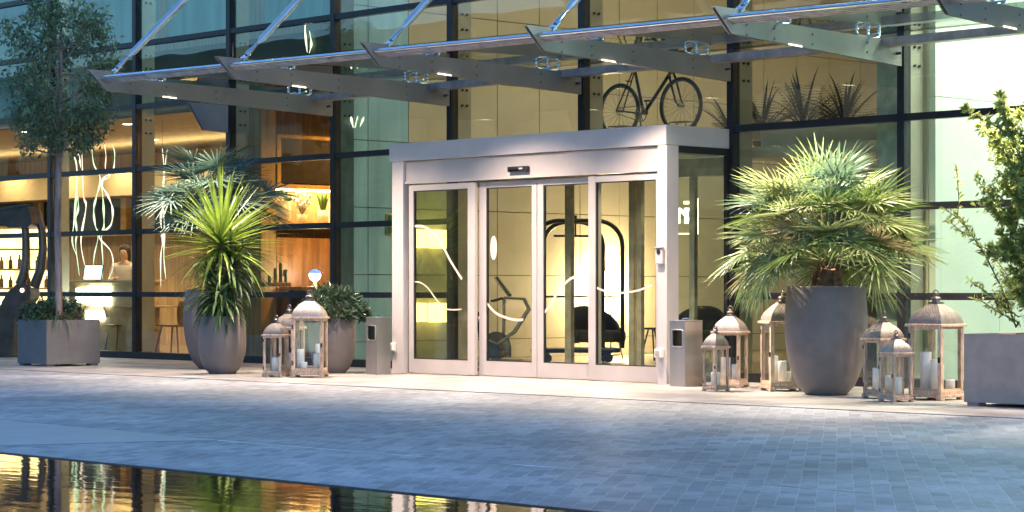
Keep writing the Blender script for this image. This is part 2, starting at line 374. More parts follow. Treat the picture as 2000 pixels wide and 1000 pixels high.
# lobby side wall at X=-7.1: panels of 0.75 m by 0.93 m with open joints, the first two teal
WX = -7.19
zj = [.045, .32, 1.25, 2.18, 3.11, 4.04, 4.97, 5.9, 6.83, 7.8]
MB().box(WX-.08, WX-.012, .31, 12.9, .046, 7.9).build('joint_backing', mat('joint_grey', (.16, .14, .09), .7), bld)
tealm, creamm = MB(), MB()
for k in range(17):
    y0 = .32+k*.76 if k < 2 else 1.37+(k-2)*.86
    y1 = (.32+(k+1)*.76 if k == 0 else 1.36) if k < 2 else y0+.85
    if k == 0: y1 = .62
    if k == 1: y0 = .63
    y1 = min(y1, 12.9)
    if y0 > 12.8: break
    for j in range(len(zj)-1):
        (tealm if k < 2 else creamm).box(WX-.011, WX+.01, y0+.003, y1-.003, zj[j]+.006, zj[j+1]-.006)
tealm.build('teal_wall_panel', M_teal, bld); creamm.build('cream_wall_panel', M_cream, bld)
# lobby back wall, ceiling
MB().box(-7.0, 2.2, 12.6, 12.8, .046, 7.9).build('back_wall', M_cream, bld)
MB().box(-7.0, 2.2, .4, 12.5, 7.92, 8.1).build('ceiling', M_soffit, bld)
MB().box(2.42, MX[-1], .4, 6.0, 7.92, 8.1).build('ceiling', M_wwall, bld)
# right bay: bright side wall at X=2.4
wp = MB()
yy = [.36, .46, 1.55, 2.6, 3.7, 4.8]
for i in range(len(yy)-1):
    for z0, z1 in ((.046, 3.1), (3.106, 7.9)): wp.box(2.44, 2.52, yy[i]+.002, yy[i+1]-.002, z0, z1)
wp.build('white_wall_panel', M_wwall, bld)
MB().box(2.40, MX[-1], 4.81, 4.9, .046, 7.9).build('back_wall', M_wwall, bld)
MB().box(2.38, 2.435, .34, 12.5, .046, 7.9).build('side_wall', M_cream, bld)
# greenish column seen left of the mullion at the palm
MB().box(1.93, 2.30, .12, .42, .05, 7.9).build('column', mat('green_grey_column', (.30, .36, .31), .5), bld)
# behind the palm: beige bulkhead, dark opening, orange side panel
q = MB(); p0, p1 = atY(1470, 300, 2.4), atY(1702, 300, 2.4)
q.box(-.9, 1.9, 2.4, 2.6, 2.25, 2.54); q.build('bulkhead', M_soffit, bld)
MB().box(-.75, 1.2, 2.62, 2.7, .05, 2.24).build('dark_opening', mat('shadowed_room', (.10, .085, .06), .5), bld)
MB().box(1.25, 2.3, 2.62, 2.7, .05, 2.24).build('timber_panel', M_amber, bld)
# upper left: blue spandrel band and soffit edge over the far left bays
M_blue = mat('blue_blind', (.16, .40, .44), .5, 0, .1, 2, stretch=(3, 3, .2))
for x0, x1 in ((-31, -14.3), (-14.2, -11.95), (-11.8, -9.6), (-9.4, -7.3)):
    zl = 3.86 if x0 < -14.25 else 4.80
    MB().box(x0+.1, x1-.1, .45, .5, zl, 7.9).build('roller_blind', M_blue, bld)
M_grn = mat('dark_green_band', (.045, .075, .06), .4, 0, .15, 1)
MB().box(-14.15, -7.35, .7, .75, 3.86, 4.74).build('mirrored_band', M_grn, bld)  # dark reflection of trees and buildings painted as a green sheet
MB().box(-30, -14.3, .07, .44, 3.72, 3.86).build('slab_edge', mat('pale_slab', (.5, .5, .52), .5), bld)
# cafe rooms: ceiling, walls
CE = 3.70
MB().box(-36, -7.4, .31, 5.6, CE, CE+.1).build('ceiling', mat('cafe_ceiling', (.40, .32, .2), .7), bld)
bw = MB(); bw.box(-36, -7.3, 5.6, 5.8, .046, 7.9); bw.build('back_wall', M_amber, bld)
bk = MB(); bk.box(-36, -9.9, 3.6, 4.2, 2.75, 3.25); bk.build('bulkhead', M_soffit, bld)
MB().box(-36, -9.95, 4.3, 4.5, .046, 2.1).build('timber_panel', M_amber, bld)
cl = MB()
for x in (-12.2, -15.2, -18.2, -21.2, -24.2, -27.2): cl.box(x-.09, x+.09, 4.0, 4.12, 2.1, 2.74)
cl.box(-36, -9.95, 4.0, 4.15, 2.04, 2.10)
cl.build('window_frame', mat('amber_frame', (.5, .3, .1), .5), bld)
MB().box(-36, -9.95, 4.16, 4.2, 2.1, 2.74).build('high_window', M_dark, bld)
# nook wall with shelf niche, X = -9.25, seen through the bay left of the entrance
NX = -9.25
nk = MB(); nk.box(NX-.5, NX-.42, .35, 5.5, .046, CE)          # back of the niche
nk.box(NX-.41, NX, .35, .62, .046, CE); nk.box(NX-.41, NX, 3.75, 5.5, .046, CE)
nk.build('niche_wall', M_amber, bld)
MB().box(NX-.40, NX+.0, .63, 3.74, .046, 1.80).build('timber_panel', mat('timber_cladding', (.30, .14, .05), .45, 0, .2, 2, stretch=(2, 6, .4)), bld)
nf = MB(); nf.box(NX-.40, NX+.02, .63, 3.74, 2.52, 2.58); nf.box(NX-.03, NX+.02, .63, .70, 2.58, 3.3); nf.box(NX-.03, NX+.02, 3.66, 3.74, 2.58, 3.3); nf.box(NX-.03, NX+.02, .70, 3.66, 3.25, 3.3)
nf.build('cabinet_frame', mat('amber_frame', (.5, .3, .1), .5), bld)
MB().box(NX-.2, NX-.01, .71, 3.65, 2.60, 3.24).build('cabinet_door', M_dark, bld)
MB().box(NX-.40, NX+.06, .63, 3.74, 1.95, 2.03).build('niche_shelf', mat('pale_shelf', (.55, .38, .18), .4), bld)
MB().box(NX-.3, NX-.05, .8, 3.6, 2.500, 2.515).build('shelf_light', M_warm, bld)
for y in (1.7, 3.0):
    MB().box(NX+.0, NX+.03, y-.03, y+.03, .046, 1.8).build('panel_post', mat('amber_frame', (.5, .3, .1), .5), bld)
# inner doors of the entrance, dark bronze
M_bronze = mat('bronze_frame', (.34, .31, .24), .4, .4)
idr = MB()
xf = lambda px: atY(px, 500, .07).x
for a_, c_ in ((1103, 1115), (1228, 1238), (1243, 1252), (1296, 1306), (1346, 1356)): idr.box(xf(a_), xf(c_), .07, .13, .05, 2.35)
idr.box(-4.6, -.1, .05, .22, 2.351, 2.56)
idr.build('inner_door_frame', M_bronze, bld)
MB().box(xf(1239), xf(1242), .072, .128, .05, 2.34).build('door_edge', mat('golden_lit_edge', (.6, .42, .16), .3, .8), bld)  # golden light on the frame side put into a coloured strip

# ------------------------------------------------------------------ entrance vestibule
PY = -1.13
pv = thing('entrance_vestibule', 'white aluminium entrance porch with four sliding glass doors and flat roof', 'porch')
MB().bbox(-4.68, 0, PY, -.065, 2.64, 2.86, .006).build('roof_box', M_alu, pv)
MB().bbox(-4.42, -.14, PY+.05, PY+.34, 2.37, 2.638, .012).build('lintel', M_alu2, pv)
MB().box(-4.42, -.14, PY+.035, PY+.05, 2.355, 2.385).build('lintel_lip', M_alu2, pv)
for x0, x1 in ((-4.64, -4.43), (-.135, 0.0)):
    p_ = MB(); p_.bbox(x0, x1, PY+.012, PY+.21, .004, 2.638, .005)
    p_.build('post', M_alu, pv)
    MB().box(x0-.03 if x0 < -1 else x0+.01, x1+.02, PY-.02, PY+.24, .0, .008).build('base_plate', M_alu2, pv)
for x in (-.03, -4.62):
    s_ = MB(); s_.box(x-.012, x+.012, PY+.22, -.07, .06, 2.56); s_.build('side_glass', glass('side_glass', (.80, .88, .84), 1.6), pv)
    r_ = MB(); r_.box(x-.025, x+.025, PY+.211, -.066, .004, .058); r_.box(x-.025, x+.025, PY+.211, -.066, 2.562, 2.638); r_.box(x-.025, x+.025, -.10, -.066, .059, 2.561)
    r_.build('side_frame', M_frame, pv)
MB().box(-4.40, -.15, PY+.35, -.07, 2.56, 2.62).build('porch_ceiling', mat('porch_soffit', (.35, .33, .28), .6), pv)
leaves = [(-4.375, -3.17, PY+.06, .085, .125), (-3.165, -2.172, PY+.13, .12, .085), (-2.163, -1.16, PY+.13, .10, .085), (-1.255, -.15, PY+.06, .11, .055)]
M_gasket = mat('gasket', (.02, .02, .02), .6)
dl = []
for x0, x1, y, sl_, sr_ in leaves:
    fr = MB(); y1 = y+.05
    fr.bbox(x0, x0+sl_, y, y1, .012, 2.335, .004); fr.bbox(x1-sr_, x1, y, y1, .012, 2.335, .004)
    fr.box(x0+sl_+.0005, x1-sr_-.0005, y+.002, y1-.002, .012, .183); fr.box(x0+sl_+.0005, x1-sr_-.0005, y+.002, y1-.002, 2.266, 2.335)
    o = fr.build('door_leaf', M_alu2, pv); dl.append(o)
    gk = MB()
    for a0, a1, z0, z1 in ((x0+sl_, x0+sl_+.012, .184, 2.265), (x1-sr_-.012, x1-sr_, .184, 2.265), (x0+sl_+.013, x1-sr_-.013, .184, .196), (x0+sl_+.013, x1-sr_-.013, 2.253, 2.265)):
        gk.box(a0, a1, y+.01, y1-.01, z0, z1)
    gk.build('gasket', M_gasket, o)
    MB().box(x0+sl_+.012, x1-sr_-.012, y+.02, y+.03, .196, 2.253).build('glass', M_dglass, o)
# wave decal of frosted film, one ribbon for each leaf
M_frost = mat('frosted_film', (.62, .50, .40), .6, 0, .02)
def ribbon(pp, Y, wd, parent, name='wave_decal'):
    pts = [atY(px, py, Y) for px, py in pp]; out = []
    for i in range(len(pts)-1):           # Catmull-Rom
        p0 = pts[max(0, i-1)]; p1 = pts[i]; p2 = pts[i+1]; p3 = pts[min(len(pts)-1, i+2)]
        for k in range(8):
            t = k/8; out.append(.5*((2*p1)+(p2-p0)*t+(2*p0-5*p1+4*p2-p3)*t*t+(3*p1-p0-3*p2+p3)*t**3))
    out.append(pts[-1])
    m = MB(); vs = []
    for i, p in enumerate(out):
        d = (out[min(i+1, len(out)-1)]-out[max(i-1, 0)]).normalized(); n_ = Vector((-d.z, 0, d.x))*wd/2
        vs += [p+n_, p-n_]
    n = len(out); k = len(vs)
    vs += [v+Vector((0, .0015, 0)) for v in vs]
    fs = []
    for i in range(n-1):
        fs += [(2*i, 2*i+1, 2*i+3, 2*i+2), (k+2*i, k+2*i+2, k+2*i+3, k+2*i+1), (2*i, 2*i+2, k+2*i+2, k+2*i), (2*i+1, k+2*i+1, k+2*i+3, 2*i+3)]
    m.add(vs, fs); return m.build(name, M_frost, parent)
ya, yb = PY+.077, PY+.147
ribbon([(801, 443), (825, 442), (845, 455), (865, 482), (880, 510), (902, 545)], ya, .030, dl[0])
ribbon([(801, 552), (818, 551), (835, 562), (852, 585), (868, 602), (886, 605), (901, 604)], ya, .016, dl[0])
ribbon([(938, 574), (950, 591), (968, 611), (990, 621), (1010, 625), (1022, 624)], yb, .030, dl[1])
ribbon([(1049, 619), (1062, 611), (1075, 595), (1090, 570), (1106, 551), (1122, 541), (1141, 542)], yb, .030, dl[2])
ribbon([(1165, 562), (1180, 568), (1200, 572), (1225, 571), (1250, 566), (1274, 556)], ya, .022, dl[3])
for px, py, rx, rz in ((939, 484, .10, .155), (964, 484, .058, .145)):
    c = atY(px, py, yb); m = MB(); pl = [(c.x+rx*cos(2*pi*i/28), c.y, c.z+rz*sin(2*pi*i/28)) for i in range(28)]
    if px == 939: pl = [(c.x+rx*cos(a)+.0, c.y, c.z+rz*sin(a)) for a in [-1.75+3.5*i/20 for i in range(21)]]
    m.prism(pl, (0, .0015, 0)); m.build('oval_decal', M_frost, dl[1])
# fittings on the porch
c = atY(1016, 330, PY+.05)
sn = thing('door_sensor', 'small black motion sensor on the band above the sliding doors', 'sensor', (c.x, PY+.0495, c.z))
MB().bbox(-.165, .165, -.06, 0, -.035, .03, .014, 3).build('housing', M_black, sn)
MB().box(.04, .10, -.0625, -.0605, -.006, .010).build('badge', M_alu, sn)
MB().box(-.13, .02, -.0615, -.0603, -.026, -.006).build('lens', mat('dark_lens', (.005, .005, .006), .08), sn)
c = atY(1287, 500, PY+.012)
ic = thing('intercom', 'grey video intercom with a round camera on the right door post', 'intercom', (-.078, PY+.0118, c.z))
MB().bbox(-.055, .055, -.045, 0, -.09, .09, .008).build('housing', M_alu2, ic)
MB().tube([(0, -.046, .045), (0, -.052, .045)], .026, 16).build('camera_eye', M_black, ic)
MB().box(-.03, .03, -.0475, -.0455, -.07, -.025).build('call_button', emit('button_white', (1, 1, 1), .9), ic)
MB().box(-.062, .062, -.06, -.02, .0905, .098).build('rain_hood', M_alu2, ic)
for px, nm in ((766, 'small white switch box low on the left door post'), (1287, 'small white switch box low on the right door post')):
    c = atY(px, 690 if px > 1000 else 677, PY)
    sb = thing('switch_box', nm, 'switch box', (-4.60 if px < 1000 else -.085, PY+.0118, c.z), 0, 'switch boxes on the door posts')
    MB().bbox(-.05, .05, -.06, 0, -.05, .05, .01).build('housing', M_white, sb)
    MB().bbox(-.028, .028, -.068, -.0605, -.03, .03, .003).build('push_plate', mat('plate_grey', (.3, .27, .24), .4), sb)

# ------------------------------------------------------------------ glass canopy
cn = thing('glass_canopy', 'glass and steel canopy on tapered beams hung from rods over the entrance', 'canopy')
def tipY(x): return -3.295+.0955*x if x > -7.2 else -.64
BX = [-9.5, -7.125, -4.75, -2.375, 0.0, 2.375, 4.75, 7.125]
M_dgap = M_dkmetal
M_bolt = mat('bolt_head', (.12, .12, .12), .35, .7)
M_led = emit('led_strip', (1, .86, .62), 3)
def railp(x, dy=0, dz=0): return (x, tipY(x)+.17+dy, 3.675+dz)
for bx in BX:
    ty = tipY(bx)
    if bx > -9: prof = [(ty, 3.78), (ty+.27, 3.53), (-.07, 3.40), (-.07, 3.655), (ty+.85, 3.70), (ty+.55, 3.775)]
    else: prof = [(-.75, 3.70), (-.50, 3.32), (-.07, 3.30), (-.07, 3.69)]
    for sx, nm in ((-.028, 'beam_plate'), (.016, 'beam_plate')):
        MB().prism([(bx+sx, y, z) for y, z in prof], (.012, 0, 0)).build('beam', M_beam, cn)
    MB().prism([(bx-.0155, y+.03*(1 if y < -.3 else -1), z-.012 if z > 3.6 else z+.012) for y, z in prof], (.031, 0, 0)).build('beam_core', M_dgap, cn)
    if bx < -9: continue
    for fy in (.16, .30, .5, .8):
        y = ty+(-.07-ty)*fy; zc = 3.60-.05*fy
        for dz in (-.055, .045): MB().tube([(bx+.0285, y, zc+dz), (bx+.034, y, zc+dz)], .011, 8).build('bolt', M_bolt, cn)
    MB().tube([(bx+.0285, -.16, 3.53), (bx+.09, -.16, 3.53)], .016, 8).build('bolt', M_bolt, cn)
    yl = ty+1.22; fl = (yl-(ty+.27))/(-.07-(ty+.27)); zl = 3.53-.13*fl
    MB().prism([(bx+.0295, yl-.10, zl+.0042+.0072), (bx+.0295, yl+.10, zl-.0046+.0072), (bx+.0295, yl+.10, zl-.0126+.0072), (bx+.0295, yl-.10, zl-.004+.0072)], (.012, 0, 0)).build('led_strip', M_led, cn)
    # spider fittings, front and back
    for yc in (ty+.98, -.62):
        sp = MB(); zb = 3.712 if yc < -1 else 3.69
        zt = 3.655+(.045)*((-.07-yc)/(-.07-ty-.85)) if yc > ty+.85 else 3.70
        for k, dy in enumerate((-.19, 0, .19)):
            sp.tube([(bx, yc+dy, zt+(-.03 if k == 1 else .015)), (bx, yc+dy, 3.745)], .014, 8)
            sp.sphere((bx, yc+dy, 3.733), .022, 8, 6); sp.sphere((bx, yc+dy, zt+.03), .02, 8, 6)
        arc = [(bx, yc+.19*math.sin(a), zt+.022-.028*cos(a*1.0)) for a in [i*pi/12-pi/2 for i in range(13)]]
        sp.tube(arc, .013, 8)
        sp.tube([(bx-.14, yc, 3.70), (bx, yc, zt+.005), (bx+.14, yc, 3.70)], .012, 8)
        sp.build('spider_fitting', M_chrome, cn)
    # tie rod
    s0 = Vector((bx, ty+.40, 3.775)); dv = Vector((0, 1, .93)).normalized()
    tr = MB(); e0 = s0+dv*.30; e1 = s0+dv*((-.1-s0.y)/dv.y)
    tr.tube([e0, e0+dv*.10, e1-dv*.1, e1], [.018, .043, .043, .02], 12)
    rod = tr.build('tie_rod', mat('satin_steel', (.62, .62, .64), .38, .7, .04), cn)
    cl_ = MB(); cl_.tube([s0+dv*.07, s0+dv*.12, s0+dv*.2, s0+dv*.31], [.028, .034, .026, .014], 10)
    for sx in (-.022, .022): cl_.beam(s0+Vector((sx, 0, 0))-dv*.05, s0+Vector((sx, 0, 0))+dv*.11, .012, .06, up=(1, 0, 0))
    cl_.tube([s0+Vector((-.045, 0, 0))+dv*.02, s0+Vector((.045, 0, 0))+dv*.02], .022, 10)
    cl_.build('clevis', M_chrome, rod)
xs = BX[1:]+[9.5]
for i in range(len(xs)-1):
    xa, xb = xs[i]+.03, xs[i+1]-.03
    MB().tube([railp(xa, 0, .012), railp(xb, 0, .012)], .022, 12).build('front_rail', M_chrome, cn)
    lv = MB()
    for k in range(3):
        a_, c_ = Vector(railp(xa, .03+.035*k, -.022-.012*k)), Vector(railp(xb, .03+.035*k, -.022-.012*k)); lv.tube([a_, c_], .0085, 8)
    lv.build('front_louvre', mat('copper_tube', (.55, .42, .36), .3, .7), cn)
    gz = 3.74
    ya_, yb_ = tipY(xa)+.42, tipY(xb)+.42
    MB().prism([(xa-.02, ya_, gz), (xb+.02, yb_, gz), (xb+.02, -.30, gz), (xa-.02, -.30, gz)], (0, 0, .02)).build('glass_panel', M_cglass, cn)
    MB().box(xa+.0, xb-.0, -.42, -.26, 3.585, 3.675).build('purlin', mat('purlin_steel', (.36, .31, .30), .4, .4), cn)

# ------------------------------------------------------------------ lamps under the canopy (LED heads in the beam soffits)
def spot(name, loc, target, energy, color=(1, .80, .63), size=70, blend=.6, radius=.05, parent=None):
    l = bpy.data.lights.new(name, 'SPOT'); l.energy = energy; l.color = color; l.spot_size = rad(size); l.spot_blend = blend; l.shadow_soft_size = radius
    o = bpy.data.objects.new(name, l); col.objects.link(o); o.location = loc
    d = Vector(target)-Vector(loc); o.rotation_euler = d.to_track_quat('-Z', 'Y').to_euler(); return o
def area(name, loc, target, energy, sx, sy, color=(1, .8, .55)):
    l = bpy.data.lights.new(name, 'AREA'); l.energy = energy; l.color = color; l.shape = 'RECTANGLE'; l.size = sx; l.size_y = sy
    o = bpy.data.objects.new(name, l); col.objects.link(o); o.location = loc
    d = Vector(target)-Vector(loc); o.rotation_euler = d.to_track_quat('-Z', 'Y').to_euler(); return o
def point(name, loc, energy, color=(1, .75, .45), r=.05):
    l = bpy.data.lights.new(name, 'POINT'); l.energy = energy; l.color = color; l.shadow_soft_size = r
    o = bpy.data.objects.new(name, l); col.objects.link(o); o.location = loc; return o
for bx in BX[1:]:
    y = tipY(bx)+1.22
    spot('canopy_led', (bx+.09, y, 3.36), (bx+.25, y-.02, 0), 330, size=133, blend=.92)
for i in range(7):
    for yy_ in (1.2, 3.2): spot('cafe_downlight', (-9.9-1.9*i, yy_, CE-.03), (-9.9-1.9*i, yy_+.3, 0), 76, (1, .69, .35), 150, .9, .05)
spot('nook_downlight', (-8.2, 1.9, 3.66), (-8.7, 1.9, 0), 170, (1, .50, .13), 150, .9, .05)
point('niche_light', (NX-.1, 2.2, 2.42), 10, (1, .66, .28), .1)
area('lobby_light', (-2.0, 4.5, 7.7), (-3.5, 4.5, 0), 178, 6, 6, (1, .86, .58))
spot('porch_downlight', (-1.0, -.5, 2.55), (-1.0, -.3, 0), 25, (1, .84, .6), 120, .8, .04)
area('ceiling_fill', (-18, 3.9, 3.27), (-18, 3.9, 5), 50, 15, .25, (1, .72, .40))  # upward light added only to brighten the cafe ceiling
for x_ in (-8.3, -10.7, -13.0): area('blind_fill', (x_, .40, 7.4), (x_, .47, 5.2), 20, 2.0, .04, (.62, .95, 1))  # light strips added behind the panes to brighten the blinds
spot('palm_spot', (.10, -2.75, 3.44), (2.2, -2.1, 1.55), 560, (1, .88, .64), 50, .6, .05)
spot('yucca_spot', (-4.66, -2.75, 3.33), (-5.90, -2.82, 1.6), 90, (1, .86, .60), 30, .6, .05)
area('bright_bay_light', (4.4, 2.4, 6.8), (2.6, 2.0, 2.0), 340, 1.6, 3.0, (.88, 1, .86))

exec_later = []
# ------------------------------------------------------------------ block across the forecourt (seen only as the dark mirror image in the panes)
ob = thing('office_block', 'dark office block across the forecourt mirrored in the glass panes', 'building', (-40, -62, -.42))
MB().box(-75, 60, -6, 6, 0, 15).build('wall', mat('dusk_wall', (.05, .05, .048), .8, 0, .1, .3), ob)
for i in range(26):
    for j in range(4):
        MB().box(-72+i*5, -68.4+i*5, 6.003, 6.05, 1.2+j*3.5, 3.4+j*3.5).build('window', mat('dusk_window', (.02, .025, .03), .15), ob)
rgt = random.Random(12)
for i in range(9):
    x0 = -96+i*11+rgt.uniform(-3, 3); y0 = -47+rgt.uniform(-3, 3); tt = thing('street_tree', 'dark round street tree standing in the row before the office block', 'tree', (x0, y0, -.42), 0, 'street trees across the forecourt')
    MB().tube([(0, 0, 0), (.1, 0, 2.2), (0, .1, 4.5)], [.2, .16, .1], 8).build('trunk', M_bark, tt)
    m = MB()
    for k in range(900):
        d = rdir0(rgt); c_ = Vector((d.x*2.6, d.y*2.6, 5.2+d.z*2.4))*1.0; s_ = rgt.uniform(.25, .5); a = rdir0(rgt)*s_; b = rdir0(rgt)*s_
        m.add([c_-a, c_+b, c_+a, c_-b], [(0, 1, 2, 3)])
    m.build('crown', mat('dusk_foliage', (.04, .06, .03), .7, island=.4), tt, recalc=False)

# ------------------------------------------------------------------ lanterns
def roof_metal():
    if 'pierced_metal' in MATS: return MATS['pierced_metal']
    m, nt, out = new_mat('pierced_metal'); L = nt.links.new
    b = N(nt, 'ShaderNodeBsdfPrincipled'); b.inputs['Metallic'].default_value = .45; oi = N(nt, 'ShaderNodeObjectInfo'); h2 = N(nt, 'ShaderNodeHueSaturation'); r2 = N(nt, 'ShaderNodeMapRange'); r2.inputs['To Min'].default_value = .7; r2.inputs['To Max'].default_value = 1.15; L(oi.outputs['Random'], r2.inputs['Value']); L(r2.outputs[0], h2.inputs['Value']); b.inputs['Roughness'].default_value = .5
    uv = N(nt, 'ShaderNodeTexCoord'); sx = N(nt, 'ShaderNodeSeparateXYZ'); L(uv.outputs['Object'], sx.inputs[0])
    at = N(nt, 'ShaderNodeMath', operation='ADD'); L(sx.outputs['X'], at.inputs[0]); L(sx.outputs['Y'], at.inputs[1])
    at2 = N(nt, 'ShaderNodeMath', operation='SUBTRACT'); L(sx.outputs['X'], at2.inputs[0]); L(sx.outputs['Y'], at2.inputs[1])
    ax = N(nt, 'ShaderNodeMath', operation='ABSOLUTE'); L(sx.outputs['X'], ax.inputs[0]); ay = N(nt, 'ShaderNodeMath', operation='ABSOLUTE'); L(sx.outputs['Y'], ay.inputs[0])
    mn = N(nt, 'ShaderNodeMath', operation='MINIMUM'); L(ax.outputs[0], mn.inputs[0]); L(ay.outputs[0], mn.inputs[1])
    def wave(sock, f):
        a = N(nt, 'ShaderNodeMath', operation='MULTIPLY'); L(sock, a.inputs[0]); a.inputs[1].default_value = f
        s = N(nt, 'ShaderNodeMath', operation='SINE'); L(a.outputs[0], s.inputs[0]); return s.outputs[0]
    p = N(nt, 'ShaderNodeMath', operation='MULTIPLY'); L(wave(mn.outputs[0], 210), p.inputs[0]); L(wave(sx.outputs['Z'], 190), p.inputs[1])
    r = N(nt, 'ShaderNodeMapRange'); r.inputs['From Min'].default_value = .1; r.inputs['From Max'].default_value = .6; L(p.outputs[0], r.inputs['Value'])
    nz = N(nt, 'ShaderNodeTexNoise'); nz.inputs['Scale'].default_value = 20; nz.inputs['Detail'].default_value = 6; L(uv.outputs['Object'], nz.inputs['Vector'])
    mx = N(nt, 'ShaderNodeMix', data_type='RGBA'); mx.inputs['A'].default_value = (.27, .225, .195, 1); mx.inputs['B'].default_value = (.40, .345, .30, 1); L(r.outputs[0], mx.inputs['Factor'])
    ov = N(nt, 'ShaderNodeMix', data_type='RGBA', blend_type='OVERLAY'); ov.inputs['Factor'].default_value = .6; L(mx.outputs['Result'], ov.inputs['A']); L(nz.outputs['Fac'], ov.inputs['B'])
    L(ov.outputs['Result'], h2.inputs['Color']); L(h2.outputs['Color'], b.inputs['Base Color'])
    bp = N(nt, 'ShaderNodeBump'); bp.inputs['Strength'].default_value = .3; bp.inputs['Distance'].default_value = .003; L(p.outputs[0], bp.inputs['Height']); L(bp.outputs[0], b.inputs['Normal'])
    L(b.outputs[0], out.inputs[0]); MATS['pierced_metal'] = m; return m
M_roofm = roof_metal(); M_finial = mat('aged_bronze', (.20, .165, .14), .38, .8, .15, 20)
def make_lantern(a, h, label, loc, rz, door=True):
    t = thing('candle_lantern', label, 'lantern', (loc[0], loc[1], 0.001), rz, 'lanterns standing along the facade')
    k = a/.36; pw_ = .034*k+.006; hb = .075*k+.012; zr = h*.70; a2 = a/2
    b = MB(); e = a2+.012*k
    for sx in (-1, 1):
        for sy in (-1, 1): b.bbox(sx*(e-.06*k), sx*e, sy*(e-.06*k), sy*e, 0, .022*k+.004, .003)
    b.bbox(-e, e, -e, e, .022*k+.004, .022*k+.028, .004); b.bbox(-a2, a2, -a2, a2, .022*k+.0281, hb, .004)
    b.build('base', M_wood, t)
    for sx in (-1, 1):
        for sy in (-1, 1):
            MB().bbox(sx*(a2-pw_), sx*a2, sy*(a2-pw_), sy*a2, hb+.0005, zr-.0305, .003).build('post', M_wood, t)
    i_ = a2-pw_
    for s in (-1, 1):
        for z0, z1 in ((zr-.03-.022*k, zr-.031), (hb+.0005, hb+.018*k)):
            MB().box(-i_+.001, i_-.001, s*(a2-.004), s*(a2-.02), z0, z1).build('rail', M_wood, t)
            MB().box(s*(a2-.004), s*(a2-.02), -i_+.001, i_-.001, z0, z1).build('rail', M_wood, t)
    ev = MB(); ev.bbox(-e-.012*k, e+.012*k, -e-.012*k, e+.012*k, zr-.03, zr-.004, .005); ev.build('eave', M_wood, t)
    for s in (-1, 1):
        MB().box(-i_, i_, s*(a2-.010), s*(a2-.013), hb+.019*k, zr-.053*k-.005).build('glass', M_lglass, t)
        MB().box(s*(a2-.010), s*(a2-.013), -i_, i_, hb+.019*k, zr-.053*k-.005).build('glass', M_lglass, t)
    # bell roof: curved square dome
    rf = MB(); top = h*.885; n = 9; m_ = 9
    prof = [((1-u)*a2*1.0+(u)*a2*.26 + a2*.20*sin(pi*u)**1.0*(1-.25*u), zr-.003+(top-zr)*(u**1.0)) for u in [i/n for i in range(n+1)]]
    vs = []; ring = []
    for s4 in range(4):
        for j in range(m_): ring.append((s4, j/m_))
    cs = [(-1, -1), (1, -1), (1, 1), (-1, 1)]
    for r, z in prof:
        for s4, u in ring:
            p, q_ = cs[s4], cs[(s4+1) % 4]; vs.append(((p[0]+(q_[0]-p[0])*u)*r, (p[1]+(q_[1]-p[1])*u)*r, z))
    R_ = len(ring)
    fs = [(i*R_+j, i*R_+(j+1) % R_, (i+1)*R_+(j+1) % R_, (i+1)*R_+j) for i in range(n) for j in range(R_)]
    fs.append(tuple(n*R_+j for j in range(R_))); rf.add(vs, fs)
    rf.build('roof', M_roofm, t)
    f = MB(); z0 = top-.002; r0 = a2*.27
    f.box(-r0*1.1, r0*1.1, -r0*1.1, r0*1.1, z0, z0+.012*k)
    hh = h-top
    f.lathe([(r0*.85, z0+.012*k), (r0*.85, z0+hh*.16), (r0*.72, z0+hh*.2), (r0*.72, z0+hh*.30), (r0*1.0, z0+hh*.34), (r0*1.0, z0+hh*.42), (r0*.75, z0+hh*.52), (r0*.35, z0+hh*.58), (r0*.2, z0+hh*.62), (r0*.32, z0+hh*.68), (r0*.2, z0+hh*.78), (.001, z0+hh*.8)], 18)
    fo = f.build('finial', M_finial, t)
    rg = MB(); R = hh*.26
    rg.tube([(R*cos(x)*1.0, 0, z0+hh*.80+R*sin(x)) for x in [2*pi*i/20 for i in range(20)]], .0042+.002*k, 7, closed=True)
    rg.build('ring', M_finial, fo)
    hg = MB()
    hg.box(-a2+.004, -a2+.022*k, -a2-.006, -a2-.0002, hb+.05*k, hb+.10*k); hg.box(-a2+.004, -a2+.022*k, -a2-.006, -a2-.0002, zr-.14*k, zr-.09*k)
    hg.bbox(a2-.03*k, a2-.008*k, -a2-.012, -a2-.0002, hb+(zr-hb)*.42, hb+(zr-hb)*.50, .002)
    hg.build('latch', M_black, t)
    t['_hb'] = hb
    return t
def candle(lan, dx, dy, r, h, label, group):
    rz = lan.rotation_euler.z; hb = lan['_hb']
    x = lan.location.x+dx*cos(rz)-dy*sin(rz); y = lan.location.y+dx*sin(rz)+dy*cos(rz)
    t = thing('pillar_candle', label, 'candle', (x, y, .001+hb+.0005), random.random()*6, group)
    m = MB(); m.lathe([(.001, 0), (r, 0), (r, h-.008), (r*.97, h-.002), (r*.88, h+.001), (r*.8, h-.006), (.001, h-.012)], 28); m.build('wax_body', M_candle, t)
    MB().tube([(0, 0, h-.013), (.002, 0, h+.006)], .0018, 6).build('wick', M_black, t)
LAN = {}
